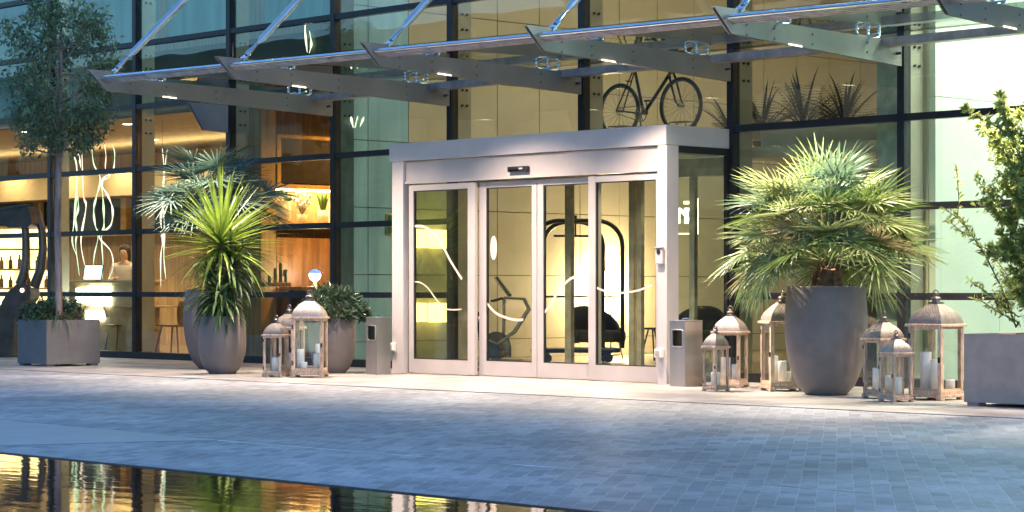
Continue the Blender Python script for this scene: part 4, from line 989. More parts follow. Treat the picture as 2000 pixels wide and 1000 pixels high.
# ------------------------------------------------------------------ bicycle on the ledge behind the glass
def bicycle():
    rw = atY(1210, 217, .75); fw = atY(1330, 207, .75)
    r = .345; zb = rw.z-r
    t = thing('bicycle', 'old black bicycle displayed behind the glass above the entrance porch', 'bicycle', (rw.x, .75, zb))
    k = fw.x-rw.x; M_t = mat('tyre', (.03, .03, .032), .7); M_f = mat('bike_enamel', (.012, .015, .014), .25, .2); M_r = mat('rim_steel', (.16, .17, .15), .35, .8)
    RW, FWH, BB = Vector((0, 0, r)), Vector((k, 0, r+.01)), Vector((.40*k, 0, r-.06))
    ST, HT, HB = Vector((.235*k, 0, r+.56)), Vector((.80*k, 0, r+.60)), Vector((.845*k, 0, r+.43))
    f = MB()
    for a, b, w_ in ((BB, ST, .019), (ST-Vector((-.01, 0, .05)), HT-Vector((0, 0, .03)), .016), (BB, HB, .021), (HT, HB, .021)): f.tube([a, b], w_, 10)
    for s in (-.06, .06):
        o = Vector((0, s, 0)); f.tube([BB+o*.5, RW+o], .011, 8); f.tube([ST+o*.2-Vector((-.01, 0, .06)), RW+o], .009, 8)
    f.tube([Vector((.15*k, -.05, r+.36)), Vector((.15*k, .05, r+.36))], .008, 6)
    f.build('frame', M_f, t)
    fk = MB()
    for s in (-.055, .055):
        o = Vector((0, s, 0)); fk.tube([HB+o*.6, HB+o+Vector((.03, 0, -.1)), FWH+o+Vector((-.045, 0, .06)), FWH+o], [.016, .015, .011, .009], 8)
    fk.tube([HB-Vector((0, .045, 0)), HB+Vector((0, .045, 0))], .018, 8); fk.build('fork', M_f, t)
    for c in (RW, FWH):
        wh = MB(); wh.tube([c+Vector((cos(a)*(r-.045), 0, sin(a)*(r-.045))) for a in [2*pi*i/40 for i in range(40)]], .013, 6, closed=True); W = wh.build('wheel', M_r, t)
        ty = MB(); ty.tube([c+Vector((cos(a)*(r-.02), 0, sin(a)*(r-.02))) for a in [2*pi*i/48 for i in range(48)]], .02, 8, closed=True); ty.build('tyre', M_t, W)
        sp = MB(); sp.tube([c-Vector((0, .05, 0)), c+Vector((0, .05, 0))], .02, 8)
        for i in range(28):
            a = 2*pi*i/28; sp.tube([c+Vector((.02*cos(a+1.2), .03*(-1)**i, .02*sin(a+1.2))), c+Vector((cos(a)*(r-.05), 0, sin(a)*(r-.05)))], .0016, 4, cap=False)
        sp.build('spokes', M_r, W)
    cr = MB()
    cr.tube([BB+Vector((cos(a)*.095, -.05, sin(a)*.095)) for a in [2*pi*i/26 for i in range(26)]], .006, 6, closed=True)
    for i in range(5): cr.tube([BB+Vector((0, -.05, 0)), BB+Vector((cos(i*1.257)*.095, -.05, sin(i*1.257)*.095))], .007, 5)
    cr.tube([BB+Vector((0, -.07, 0)), BB+Vector((.03, -.08, -.17))], .011, 6); cr.tube([BB+Vector((0, .07, 0)), BB+Vector((-.03, .08, .17))], .011, 6)
    cr.build('crankset', M_r, t)
    for x, y, z in ((.03, -.12, -.17), (-.03, .12, .17)): MB().bbox(BB.x+x-.04, BB.x+x+.04, y-.04, y+.04, BB.z+z-.012, BB.z+z+.012, .004).build('pedal', M_black, t)
    ch = MB()
    for z0, z1 in ((.095, .035), (-.095, -.035)): ch.tube([BB+Vector((0, -.05, z0)), RW+Vector((0, -.05, z1))], .0045, 5)
    ch.build('chain', M_dkmetal, t)
    sd = MB(); sd.sphere((ST.x-.05, 0, ST.z+.13), (.13, .07, .028), 14, 8); sd.sphere((ST.x-.12, 0, ST.z+.135), (.07, .09, .03), 12, 8); sd.tube([ST, ST+Vector((-.025, 0, .12))], .013, 8); sd.build('saddle', mat('saddle_leather', (.04, .02, .012), .5), t)
    hb = MB(); h0 = HT+Vector((-.02, 0, .06)); hb.tube([HT, h0, h0+Vector((.06, 0, .02))], .013, 8)
    hb.tube([h0+Vector((-.16, -.27, -.02)), h0+Vector((0, -.25, .03)), h0+Vector((.06, -.12, .02)), h0+Vector((.06, .12, .02)), h0+Vector((0, .25, .03)), h0+Vector((-.16, .27, -.02))], .011, 8)
    hb.build('handlebar', M_dkmetal, t)
    for x, nm in ((rw.x, 'rear'), (fw.x, 'front')):
        st = thing('bike_stand', 'thin black wire stand under the bicycle %s wheel' % nm, 'bike stand', (x, .75, zb), 0, 'wire bicycle stands')
        m = MB()
        for y in (-.07, .07): m.tube([(-.19, y, 0), (-.12, y, .155), (.12, y, .155), (.19, y, 0)], .007, 6)
        m.tube([(-.12, -.07, .155), (-.12, .07, .155)], .006, 6); m.tube([(.12, -.07, .155), (.12, .07, .155)], .006, 6)
        m.build('wire_frame', M_black, st)
    return zb
ZB = bicycle()
MB().box(-2.95, -.30, .36, 1.6, ZB-.12, ZB-.002).build('ledge', M_soffit, bld)
# interior ledge carrying the bicycle
MB().box(-.29, 2.28, .34, 1.5, ZB-.36, ZB-.232).build('ledge', M_soffit, bld)
MB().box(.03, 1.90, .45, .50, 2.545, ZB+.03).build('bulkhead', M_soffit, bld)
def ledge_palm(px, py, label, n, ln, seed, z0=None):
    rng = random.Random(seed); c = atY(px, py, 1.0)
    t = thing('ledge_plant', label, 'plant', (c.x, 1.0, ZB-.231), 0, 'potted plants on the ledge')
    MB().lathe([(.001, 0), (.11, 0), (.14, .2), (.145, .22), (.12, .22), (.12, .18), (.001, .18)], 20).build('pot', M_dark, t)
    m = MB()
    for i in range(n):
        az = i*2.4; el = rng.uniform(.3, 1.4); d = Vector((cos(az)*cos(el), sin(az)*cos(el), sin(el)))
        q = Vector((0, 0, .2)); sword(m, q, d, ln*rng.uniform(.7, 1.1), .045, rng.uniform(.3, .9), 6)
        for j in range(10):
            u = .25+.07*j; s = d.cross(Vector((0, 0, 1))).normalized()
            for sg in (-1, 1): sword(m, q+d*ln*u-Vector((0, 0, .2*u*u*ln)), d*.7+s*sg, ln*.3*(1.1-u), .018, .5, 3)
    m.build('leaves', leafmat('ledge_leaf', (.02, .035, .015), .2, .4, .4), t, recalc=False)
ledge_palm(1428, 240, 'arching dark plant behind the glass just right of the bicycle', 15, .62, 1)
ledge_palm(1490, 240, 'dark upright plant on the ledge right of the porch corner', 22, .62, 2)
ledge_palm(1570, 240, 'dark plant furthest along the ledge above the big fan palm', 24, .8, 3)
ledge_palm(1650, 240, 'drooping dark plant on the ledge next to the bright wall', 22, .7, 4)

# ------------------------------------------------------------------ lobby things seen through the doors
def luggage_cart():
    c = atT(1124, 697, 30.8)
    t = thing('luggage_cart', 'black luggage trolley with tall arched hoops behind the sliding doors', 'luggage trolley', (c.x, c.y, .046), VIEW_ROT+.12)
    m_ = M_dkmetal
    b = MB(); b.bbox(-.56, .56, -.30, .30, .14, .20, .02); b.build('platform', m_, t)
    bp = MB(); ring = []
    for i in range(40):
        a = 2*pi*i/40; ring.append((.58*math.copysign(abs(cos(a))**.5, cos(a)), .33*math.copysign(abs(sin(a))**.5, sin(a)), .17))
    bp.tube(ring, .03, 8, closed=True); bp.build('bumper', M_black, t)
    H = 1.93
    for y, w_ in ((-.24, .61), (.24, .42)):
        pts = [(-w_, y, .2), (-w_, y, H-.34)]+[(-w_+.34-.34*cos(a), y*(1-.5*sin(a)*.0), H-.34+.34*sin(a)) for a in [pi/2*i/8 for i in range(1, 9)]]
        pts += [(w_-.34+.34*sin(a), y, H-.34+.34*cos(a)) for a in [pi/2*i/8 for i in range(9)]]+[(w_, y, .2)]
        MB().tube(pts, .030, 10).build('hoop', m_, t)
    cb = MB(); cb.tube([(0, -.24, H), (0, .24, H)], .018, 8); cb.tube([(-.3, 0, H-.2), (.3, 0, H-.2)], .016, 8); cb.tube([(0, 0, H), (0, 0, H+.08)], .022, 8); cb.tube([(0, 0, H), (0, 0, H-.2)], .012, 8)
    cb.build('hanging_bar', m_, t)
    mr = MB()
    for x in (-.54, .54): mr.tube([(x, -.24, .9), (x, .24, .9)], .014, 8)
    mr.tube([(-.54, .24, .9), (.54, .24, .9)], .014, 8); mr.build('mid_rail', m_, t)
    for x in (-.42, .42):
        for y in (-.2, .2):
            w_ = MB(); w_.tube([(x, y-.02, .065), (x, y+.02, .065)], .064, 16); w_.box(x-.03, x+.03, y-.03, y+.03, .08, .14); w_.build('wheel', M_black, t)
luggage_cart()
def exercise_bike():
    c = atT(975, 694, 30.0)
    t = thing('exercise_bike', 'grey upright exercise bike with tilted screen beyond the second door leaf', 'exercise bike', (c.x, c.y, .046), VIEW_ROT+.1)
    t.scale = (.8, .8, .78)
    m_ = mat('gym_grey', (.24, .24, .22), .4, .4)
    b = MB(); b.tube([(-.35, 0, .06), (.40, 0, .06)], .03, 8); b.tube([(-.35, -.22, .04), (-.35, .22, .04)], .03, 8); b.tube([(.40, -.22, .04), (.40, .22, .04)], .03, 8); b.build('base', m_, t)
    h = MB(); h.tube([(-.05, -.06, .32), (-.05, .06, .32)], .24, 24); h.bbox(-.30, .2, -.07, .07, .12, .34, .03); h.build('housing', mat('gym_dark', (.05, .055, .06), .4), t)
    MB().tube([(.07, 0, .3), (.08, 0, .8), (.08, 0, 1.12)], .03, 10).build('column', m_, t)
    for y in (-.16, .16):
        MB().tube([(-.30, y, .75), (-.26, y, .45), (-.05, y, .35), (.25, y, .55), (.50, y, .95), (.42, y, 1.12), (.10, y, 1.14)], .022, 8).build('swing_arm', m_, t)
    hb = MB(); hb.tube([(-.12, -.2, 1.08), (.05, -.12, 1.13), (.05, .12, 1.13), (-.12, .2, 1.08)], .018, 8); hb.build('handlebar', M_black, t)
    sc_ = MB(); sc_.prism([(-.08, -.16, 1.48), (-.04, -.16, 1.50), (.20, -.16, 1.18), (.16, -.16, 1.16)], (0, .32, 0)); s_ = sc_.build('screen_case', M_black, t)
    MB().prism([(-.03, -.163, 1.465), (-.015, -.163, 1.455), (.17, -.163, 1.205), (.155, -.163, 1.205)], (0, -.004, 0)).build('screen_edge', mat('screen_edge', (.45, .4, .28), .4), s_)
    pd = MB(); pd.tube([(-.05, -.1, .32), (.10, -.12, .22)], .016, 8); pd.bbox(.05, .17, -.20, -.11, .19, .22, .006); pd.tube([(-.05, .1, .32), (-.2, .12, .42)], .016, 8); pd.build('pedal', M_black, t)
    st = MB(); st.sphere((-.38, 0, .86), (.14, .11, .045), 14, 8); st.tube([(-.3, 0, .3), (-.37, 0, .84)], .026, 8); st.build('seat', M_black, t)
exercise_bike()
def armchair(px, py, rz, label):
    c = atT(px, py, 31.6)
    t = thing('armchair', label, 'armchair', (c.x, c.y, .046), rz)
    m_ = mat('navy_velvet', (.012, .014, .022), .7, bump=.1)
    MB().bbox(-.32, .32, -.30, .28, .26, .43, .05, 3).build('seat', m_, t)
    bk = MB(); n = 16; vs = []
    for i in range(n+1):
        a = pi*(-.08+1.16*i/n); hh = .43+.34*max(0, sin(a))**.6
        for r, z in ((.34, .25), (.34, hh-.03), (.37, hh), (.41, hh-.03), (.42, .25)): vs.append((r*cos(a), r*sin(a)*.95, z))
    bk.add(vs, [(i*5+j, i*5+j+1, (i+1)*5+j+1, (i+1)*5+j) for i in range(n) for j in range(4)]+[(0, 1, 2, 3, 4), tuple(n*5+j for j in (4, 3, 2, 1, 0))]+[(i*5+4, i*5, (i+1)*5, (i+1)*5+4) for i in range(n)], True); bk.build('backrest', m_, t)
    for x in (-.28, .28):
        for y in (-.26, .26): MB().tube([(x*.85, y*.85, .26), (x, y, 0)], [.014, .009], 8).build('leg', mat('brass', (.6, .42, .16), .3, .9), t)
armchair(1165, 692, VIEW_ROT+.5, 'dark velvet armchair beside the glowing floor lamp in the lobby')
armchair(1362, 693, VIEW_ROT-.4, 'dark velvet armchair seen through the side glass of the porch')
def floor_lamp():
    c = atT(1193, 684, 34.1); z = lambda py: HZ-(py-YH)*((c.x-CAM[0])*FW[0]+(c.y-CAM[1])*FW[1])/FPX-.046
    t = thing('floor_lamp', 'slim floor lamp with a tall glowing shade in the lobby', 'lamp', (c.x, c.y, .046))
    MB().lathe([(.001, 0), (.14, 0), (.14, .015), (.02, .025), (.001, .025)], 20).build('base', M_black, t)
    MB().tube([(0, 0, .02), (0, 0, z(605))], .010, 8).build('pole', M_dkmetal, t)
    MB().lathe([(.085, z(612)), (.085, z(530)), (.08, z(528)), (.08, z(612)), (.085, z(612))], 24).build('lamp_shade', emit('lamp_shade_glow', (1, .74, .38), 26), t)
    point('floor_lamp_bulb', (c.x-.16, c.y+.24, z(565)+.046), 170, (1, .76, .48), .12)
floor_lamp()
c = atT(1273, 699, 31.5)
t = thing('side_table', 'small round side table near the inner glass door', 'table', (c.x, c.y, .046))
MB().lathe([(.001, .44), (.2, .44), (.2, .465), (.001, .465)], 24).build('table_top', M_dkmetal, t)
for a in (0, 2.1, 4.2): MB().tube([(.05*cos(a), .05*sin(a), .44), (.17*cos(a), .17*sin(a), 0)], .012, 8).build('leg', M_dkmetal, t)
# glowing boxes added for lampshades reflected in the first door leaf
M_shade = emit('amber_shade', (1, .66, .24), 3.2, .12, 5)
for px0, px1, py0, py1, nm in ((804, 833, 448, 484, 'upper left'), (843, 873, 449, 485, 'upper right'), (804, 830, 592, 628, 'lower left'), (842, 870, 592, 629, 'lower right')):
    a, b = atX(px0, py0, WX+.1), atX(px1, py1, WX+.1)
    t = thing('lampshade_glow', 'square amber box for a lampshade reflection, %s of the four beyond the first door leaf' % nm, 'lampshade reflection', (WX+.012, (a.y+b.y)/2, (a.z+b.z)/2), 0, 'amber lampshade reflections')
    MB().bbox(.02, .14, a.y-(a.y+b.y)/2, (b.y-a.y)/2, (b.z-a.z)/2, (a.z-b.z)/2, .01).build('lamp_shade', M_shade, t)
    MB().box(0, .0195, -.06, .06, -.04, .04).build('wall_mount', M_black, t)
# illuminated numeral sign in the lobby, seen through the porch side glass
p = atY(1340, 420, .55)
t = thing('neon_sign', 'glowing numeral sign in an open frame behind the porch side glass', 'sign', (p.x, p.y, p.z), VIEW_ROT)
M_neon = emit('neon_warm', (1, .93, .52), 2.0)
fr = MB(); fr.box(.13, .145, -.02, 0, -.215, .20); fr.box(.10, .115, -.02, 0, -.215, .20); fr.box(-.30, .145, -.02, 0, -.23, -.216); fr.box(-.03, .099, -.02, 0, .13, .165); fr.build('frame', M_neon, t)
gl = MB(); gl.box(-.11, -.07, -.012, .012, -.10, .085); gl.box(-.02, .03, -.012, .012, -.10, .085)
gl.prism([(-.069, -.01, .085), (-.069, -.01, .04), (-.021, -.01, -.01), (-.021, -.01, .05)], (0, .02, 0)); gl.prism([(.031, -.01, .085), (.05, -.01, .085), (.12, -.01, -.03), (.12, -.01, -.06), (.031, -.01, -.06), (.031, -.01, -.03), (.085, -.01, -.03), (.031, -.01, .05)], (0, .02, 0))
gl.box(-.20, -.16, -.012, .012, -.10, .085); gl.build('numeral', M_neon, t)
MB().tube([(.12, .01, .2), (.12, .01, 1.2)], .006, 6).build('hanger', M_dkmetal, t)
# green sign on the teal wall beside the left porch post
p = atX(757, 438, WX+.03)
t = thing('green_sign', 'small green and tan sign with a brass rim left of the porch post', 'sign', (WX+.012, p.y+.09, p.z))
MB().bbox(0, .025, -.12, .12, -.15, .15, .01).build('rim', mat('brass', (.6, .42, .16), .3, .9), t)
MB().box(.0251, .031, -.095, .095, -.125, .125).build('plate', mat('sign_green', (.02, .22, .11), .4), t)
MB().bbox(.0312, .034, -.06, .08, -.04, .05, .001).build('emblem', mat('sign_tan', (.42, .26, .10), .5), t)

# ------------------------------------------------------------------ nook: shelf plants, globe lamp, cactus
def shelf_item(px, py, label, kind):
    p = atX(px, py, NX-.16); rng = random.Random(px)
    t = thing('shelf_plant', label, 'plant', (p.x, p.y, 2.031), 0, 'plants on the glowing shelf')
    if kind == 0:
        MB().lathe([(.001, 0), (.14, 0), (.165, .05), (.165, .30), (.15, .30), (.15, .27), (.001, .27)], 28).build('pot', M_white, t)
        m = MB()
        for i in range(70):
            d = rdir(rng); card(m, Vector((d.x*.10, d.y*.10, .32+d.z*.09)), d, rdir(rng), .09, .05)
        m.build('leaves', leafmat('nook_leaf', (.05, .13, .03), .25, .3), t, recalc=False)
    elif kind == 1:
        MB().lathe([(.001, 0), (.06, 0), (.085, .12), (.075, .12), (.06, .02), (.001, .02)], 24).build('pot', M_white, t)
        m = MB(); s = MB()
        for i in range(22):
            d = rdir(rng); q = Vector((d.x*.13, d.y*.13, .36+d.z*.13)); m.sphere(q, .032, 8, 6); s.tube([(0, 0, .1), q], .005, 5)
        m.build('blossoms', mat('white_blossom', (.75, .72, .62), .7), t); s.build('stem', M_bark, t)
    else:
        MB().lathe([(.001, 0), (.085, 0), (.09, .19), (.08, .19), (.08, .16), (.001, .16)], 24).build('pot', M_white, t)
        m = MB()
        for i in range(26):
            a = rng.uniform(0, 6.28); sword(m, Vector((.03*cos(a), .03*sin(a), .16)), Vector((cos(a)*.3, sin(a)*.3, 1)), rng.uniform(.2, .36), .045, .1, 5)
        m.build('leaves', leafmat('nook_leaf2', (.12, .22, .04), .3, .3), t, recalc=False)
shelf_item(546, 414, 'leafy plant in a wide white pot on the glowing shelf', 0)
shelf_item(590, 416, 'white blossoms in a small white pot in the middle of the glowing shelf', 1)
shelf_item(631, 418, 'upright green leaves in a slim white pot at the end of the glowing shelf', 2)
t = thing('wall_counter', 'long dark counter under the timber panelling in the nook', 'counter', (NX+.30, 2.2, .046))
MB().bbox(-.27, .25, -1.55, 1.5, .98, 1.04, .008).build('counter_top', mat('counter_oak', (.34, .19, .08), .4), t)
for y in (-1.4, 0, 1.4): MB().box(-.2, .2, y-.03, y+.03, 0, .979).build('leg', M_dark, t)
p = atX(615, 552, NX+.30)
t = thing('globe_lamp', 'round glass lamp with a blue cap glowing on the nook counter', 'lamp', (p.x, p.y, 1.087))
MB().lathe([(.001, 0), (.06, 0), (.06, .012), (.035, .03), (.035, .09), (.001, .09)], 20).build('base', mat('brass', (.6, .42, .16), .3, .9), t)
MB().sphere((0, 0, .165), .085, 20, 12).build('globe', emit('globe_white', (1, .95, 1), 7), t)
cp = MB(); cp.lathe([(.0875*sin(a), .165+.0875*cos(a)) for a in [.02+1.25*i/8 for i in range(9)]], 20); cp.build('blue_cap', emit('globe_blue', (.06, .10, 1), 2.2), t)
point('globe_lamp_bulb', (p.x+.12, p.y-.05, 1.30), 8, (1, .78, .5), .08)
p = atX(548, 552, NX+.30)
t = thing('cactus', 'small branching cactus in a low tray on the nook counter', 'cactus', (p.x, p.y, 1.087))
MB().bbox(-.10, .10, -.28, .12, 0, .06, .01).build('tray', mat('tray_clay', (.2, .12, .06), .7), t)
cm = MB()
for x, y, h_ in ((0, 0, .30), (.03, .07, .2), (-.02, -.08, .22), (.0, -.2, .12)): cm.tube([(x, y, .05), (x, y, .05+h_*.9), (x, y, .05+h_)], [.024, .026, .008], 10)
cm.tube([(0, 0, .15), (0, .06, .17), (0, .065, .24)], .016, 8); cm.build('stems', mat('cactus_green', (.07, .14, .04), .6), t)

# ------------------------------------------------------------------ cafe: tables, chairs, counter, screens, shelf, person
M_ply = mat('bent_plywood', (.20, .10, .045), .4, 0, .15, 4); M_tabl = mat('table_oak', (.52, .38, .22), .35, 0, .1, 5)
def make_chair(label):
    t = thing('cafe_chair', label, 'chair', (0, 0, 0), 0, 'plywood chairs at the cafe tables')
    m = MB(); vs = []; n = 10
    for i in range(n+1):
        u = i/n; wd = .40*(1-.15*u); 
        for j in range(7):
            v = j/6-.5; vs.append((v*wd, -.2+.42*u, .445-.02*cos(v*pi)+.02*(u-.5)**2))
    k = len(vs); vs += [(x, y, z-.018) for x, y, z in vs]; fs = []
    for i in range(n):
        for j in range(6):
            a = i*7+j; fs += [(a, a+1, a+8, a+7), (k+a, k+a+7, k+a+8, k+a+1)]
    bd = [j for j in range(7)]+[i*7+6 for i in range(1, n+1)]+[n*7+j for j in range(5, -1, -1)]+[i*7 for i in range(n-1, 0, -1)]
    for i in range(len(bd)): a, b = bd[i], bd[(i+1) % len(bd)]; fs.append((a, k+a, k+b, b))
    m.add(vs, fs, True); m.build('seat', M_ply, t)
    m = MB(); vs = []; n = 10
    for i in range(n+1):
        u = i/n; wd = .22+.20*sin(min(1, u*1.3)*pi/2)-.10*max(0, u-.75)*4*.6
        for j in range(7):
            v = j/6-.5; vs.append((v*wd, .22+.09*u-.06*(v*2)**2*0+.05*(abs(v)*2)**2*-1, .43+.40*u))
    k = len(vs); vs += [(x, y+.016, z) for x, y, z in vs]; fs = []
    for i in range(n):
        for j in range(6):
            a = i*7+j; fs += [(a, a+1, a+8, a+7), (k+a, k+a+7, k+a+8, k+a+1)]
    bd = [j for j in range(7)]+[i*7+6 for i in range(1, n+1)]+[n*7+j for j in range(5, -1, -1)]+[i*7 for i in range(n-1, 0, -1)]
    for i in range(len(bd)): a, b = bd[i], bd[(i+1) % len(bd)]; fs.append((a, k+a, k+b, b))
    m.add(vs, fs, True); m.build('backrest', M_ply, t)
    for sx in (-1, 1):
        for y0, y1 in ((-.14, -.22), (.16, .24)): MB().tube([(sx*.13, y0, .43), (sx*.19, y1, 0)], [.016, .011], 8).build('leg', M_ply, t)
    return t
def make_table(label):
    t = thing('cafe_table', label, 'table', (0, 0, 0), 0, 'pale topped cafe tables')
    MB().bbox(-.36, .36, -.36, .36, .715, .745, .006).build('table_top', M_tabl, t)
    MB().tube([(0, 0, .02), (0, 0, .714)], .035, 12).build('pedestal', M_black, t)
    MB().lathe([(.001, 0), (.24, 0), (.24, .012), (.04, .03), (.001, .03)], 24).build('base', M_black, t)
    return t
ch0 = make_chair('x'); tb0 = make_table('x'); first = [True, True]
def put(src, i, x, y, rz, label):
    o = src if first[i] else copy_tree(src); first[i] = False
    o.location = (x, y, .046); o.rotation_euler = (0, 0, rz); o['label'] = label
for i, (px, lab) in enumerate(((285, 'pale square table behind the glass between the tree planter and the yucca'), (520, 'pale table behind the glass to the right of the yucca'), (215, 'pale table behind the foliage of the tree planter'))):
    c = atY(px, 640, .85 if i < 2 else 1.5); put(tb0, 1, c.x, c.y, .1*i, lab)
for px, Y, rz, lab in ((238, .75, 1.4, 'plywood chair seen between the tree planter and the first mullion'), (262, 1.35, 2.8, 'plywood chair facing away at the far side of the table near the yucca'), (340, 1.1, -1.3, 'plywood chair half hidden by the tall charcoal pots'), (492, .9, 1.5, 'plywood chair just right of the yucca pot'), (548, 1.5, -1.4, 'plywood chair behind the lanterns left of the bush'), (200, 2.1, .4, 'plywood chair deepest behind the tree planter')):
    c = atY(px, 650, Y); put(ch0, 0, c.x, c.y, rz, lab)
# service counter with bright screens
c = atZ(215, 668, .05)
CT = 36.2; p = atT(220, 560, CT); R0 = VIEW_ROT*0
t = thing('service_counter', 'light wooden service counter with glowing front screens in the cafe', 'counter', (p.x, p.y, .046))
MB().bbox(-1.0, 1.0, -.3, .3, 1.10, 1.15, .01).build('counter_top', M_tabl, t); MB().box(-.95, .95, -.25, .25, 0, 1.099).build('counter_body', mat('counter_maple', (.5, .34, .17), .5), t)
M_scr = emit('screen_white', (.92, 1, .95), 4.5)
MB().box(-.62, -.36, -.29, -.2501, .78, 1.02).build('menu_screen', M_scr, t); MB().box(-.28, .34, -.30, -.2501, .74, 1.06).build('menu_screen', M_scr, t); MB().box(-.35, .15, -.29, -.2501, .50, .66).build('menu_screen', M_scr, t)
p2 = atT(180, 524, CT-.25)
t = thing('tablet', 'bright blue tablet screen standing on the service counter', 'tablet', (p2.x, p2.y, 1.197), .45)
MB().prism([(-.17, 0, .0), (.17, 0, 0), (.17, .06, .24), (-.17, .06, .24)], (0, .012, 0)).build('case', M_black, t)
MB().prism([(-.155, -.002, .012), (.155, -.002, .012), (.155, .054, .228), (-.155, .054, .228)], (0, -.002, 0)).build('screen', emit('tablet_blue', (.30, .75, 1), 3), t)
MB().box(-.06, .06, .0, .1, 0, .02).build('foot', M_black, t)
# glowing bottle shelf far left
p = atT(40, 560, 38.0)
t = thing('back_bar_shelf', 'brightly lit bottle shelf at the far left of the cafe', 'shelf', (p.x, p.y, .046), VIEW_ROT+.3)
fr = MB(); W2 = .56
for x in (-W2, W2): fr.box(x-.02, x+.02, -.15, .15, 0, 2.05)
for z in (.02, .70, 1.00, 1.32, 1.66, 2.03): fr.box(-W2+.021, W2-.021, -.15, .15, z, z+.03)
fr.build('shelf_frame', mat('amber_frame', (.5, .3, .1), .5), t)
MB().box(-W2+.022, W2-.022, .12, .148, .74, 2.02).build('light_panel', emit('shelf_glow', (1, .70, .32), 1.7, .6, 4), t)
rng = random.Random(4); rz = VIEW_ROT+.3
for i in range(14):
    zz = (1.03, 1.35)[i % 2]; dx = -.46+.148*(i//2)
    bt = thing('bottle', 'small dark bottle among the row on the lit cafe shelf', 'bottle', (p.x+dx*cos(rz), p.y+dx*sin(rz), .047+zz), 0, 'bottles on the lit shelf')
    hh = rng.uniform(.19, .25); MB().lathe([(.001, 0), (.036, 0), (.036, hh*.6), (.013, hh*.75), (.013, hh), (.001, hh)], 12).build('glass_body', mat('amber_bottle', (.22, .09, .02), .15), bt)
# woman behind the counter
def person():
    p = atT(243, 560, CT+.55)
    t = thing('person', 'woman with dark hair in a white blouse working behind the cafe counter', 'person', (p.x, p.y, .046), VIEW_ROT-.15)
    def skin(name, verts, edges, radii, m, parent, sub=2):
        me = bpy.data.meshes.new(name); me.from_pydata(verts, edges, []); me.materials.append(m)
        o = bpy.data.objects.new(name, me); col.objects.link(o); o.parent = parent
        md = o.modifiers.new('skin', 'SKIN'); md.use_smooth_shade = True
        for i, r in enumerate(radii): me.skin_vertices[0].data[i].radius = r if isinstance(r, tuple) else (r, r); me.skin_vertices[0].data[i].use_root = (i == 0)
        s = o.modifiers.new('sub', 'SUBSURF'); s.levels = sub; s.render_levels = sub
        return o
    sk = mat('skin', (.55, .34, .24), .5, 0, .04)
    V = [(0, 0, .95), (0, 0, 1.10), (0, 0, 1.28), (0, 0, 1.40), (0, -.005, 1.47), (0, -.015, 1.53), (0, -.02, 1.60), (0, -.01, 1.66),
         (-.16, 0, 1.38), (-.22, -.03, 1.14), (-.10, -.22, 1.16), (-.04, -.27, 1.20), (.16, 0, 1.38), (.23, -.04, 1.14), (.12, -.24, 1.08), (.06, -.30, 1.08),
         (-.09, 0, .90), (-.09, -.01, .50), (-.09, .02, .08), (-.09, -.10, .03), (.09, 0, .90), (.09, -.01, .50), (.09, .02, .08), (.09, -.10, .03)]
    E_ = [(0, 1), (1, 2), (2, 3), (3, 4), (4, 5), (5, 6), (6, 7), (3, 8), (8, 9), (9, 10), (10, 11), (3, 12), (12, 13), (13, 14), (14, 15), (0, 16), (16, 17), (17, 18), (18, 19), (0, 20), (20, 21), (21, 22), (22, 23)]
    Rr = [(.14, .10), (.12, .085), (.145, .10), (.10, .075), .048, (.065, .075), (.078, .095), (.055, .07), .055, .042, .032, .026, .055, .042, .032, .026, .085, .055, .035, .03, .085, .055, .035, .03]
    body = skin('body', V, E_, Rr, sk, t)
    for s, w_ in ((-1, (-.04, -.27, 1.20)), (1, (.06, -.30, 1.08))):
        for k in range(5):
            ln = (.055, .075, .08, .075, .06)[k]; b = Vector(w_)+Vector((.014*(k-2), -.01, .0)); d = Vector((.25*(k-2)*.3-s*.2, -1, -.2)).normalized() if k else Vector((-s*.9, -.5, .3)).normalized()
            MB().tube([b, b+d*ln*.5, b+d*ln+Vector((0, .008, -.014))], [.010, .009, .006], 6).build('finger', sk, t)
    ns = MB(); ns.prism([(-.012, -.098, 1.575), (.012, -.098, 1.575), (0, -.122, 1.578), (0, -.1, 1.62)], (0, .01, 0)); ns.build('nose', sk, t)
    ey = MB()
    for x in (-.032, .032): ey.sphere((x, -.098, 1.612), .009, 8, 6)
    ey.build('eyes', M_dark, t); MB().tube([(-.02, -.094, 1.545), (0, -.10, 1.541), (.02, -.094, 1.545)], .005, 6).build('mouth', mat('lips', (.4, .12, .1), .5), t)
    hr = MB(); hr.sphere((0, .022, 1.625), (.098, .098, .112), 16, 10); hr.sphere((0, .05, 1.54), (.10, .065, .14), 14, 8); hr.build('hair', mat('dark_hair', (.02, .012, .008), .5, bump=.4, bscale=80), t)
    skin('blouse', [V[0], V[1], V[2], V[3], V[8], V[9], (-.13, -.16, 1.155), V[12], V[13], (.15, -.18, 1.09)], [(0, 1), (1, 2), (2, 3), (3, 4), (4, 5), (5, 6), (3, 7), (7, 8), (8, 9)],
         [(.165, .12), (.14, .105), (.165, .12), (.105, .085), .072, .062, .055, .072, .062, .055], mat('white_blouse', (.66, .62, .55), .8, 0, .03, 6, bump=.3, bscale=14), t)
    skin('trousers', [(0, 0, .98), V[16], V[17], (-.09, .02, .12), V[20], V[21], (.09, .02, .12)], [(0, 1), (1, 2), (2, 3), (0, 4), (4, 5), (5, 6)], [(.15, .11), .10, .072, .06, .10, .072, .06], mat('dark_trousers', (.02, .02, .025), .8), t)
person()
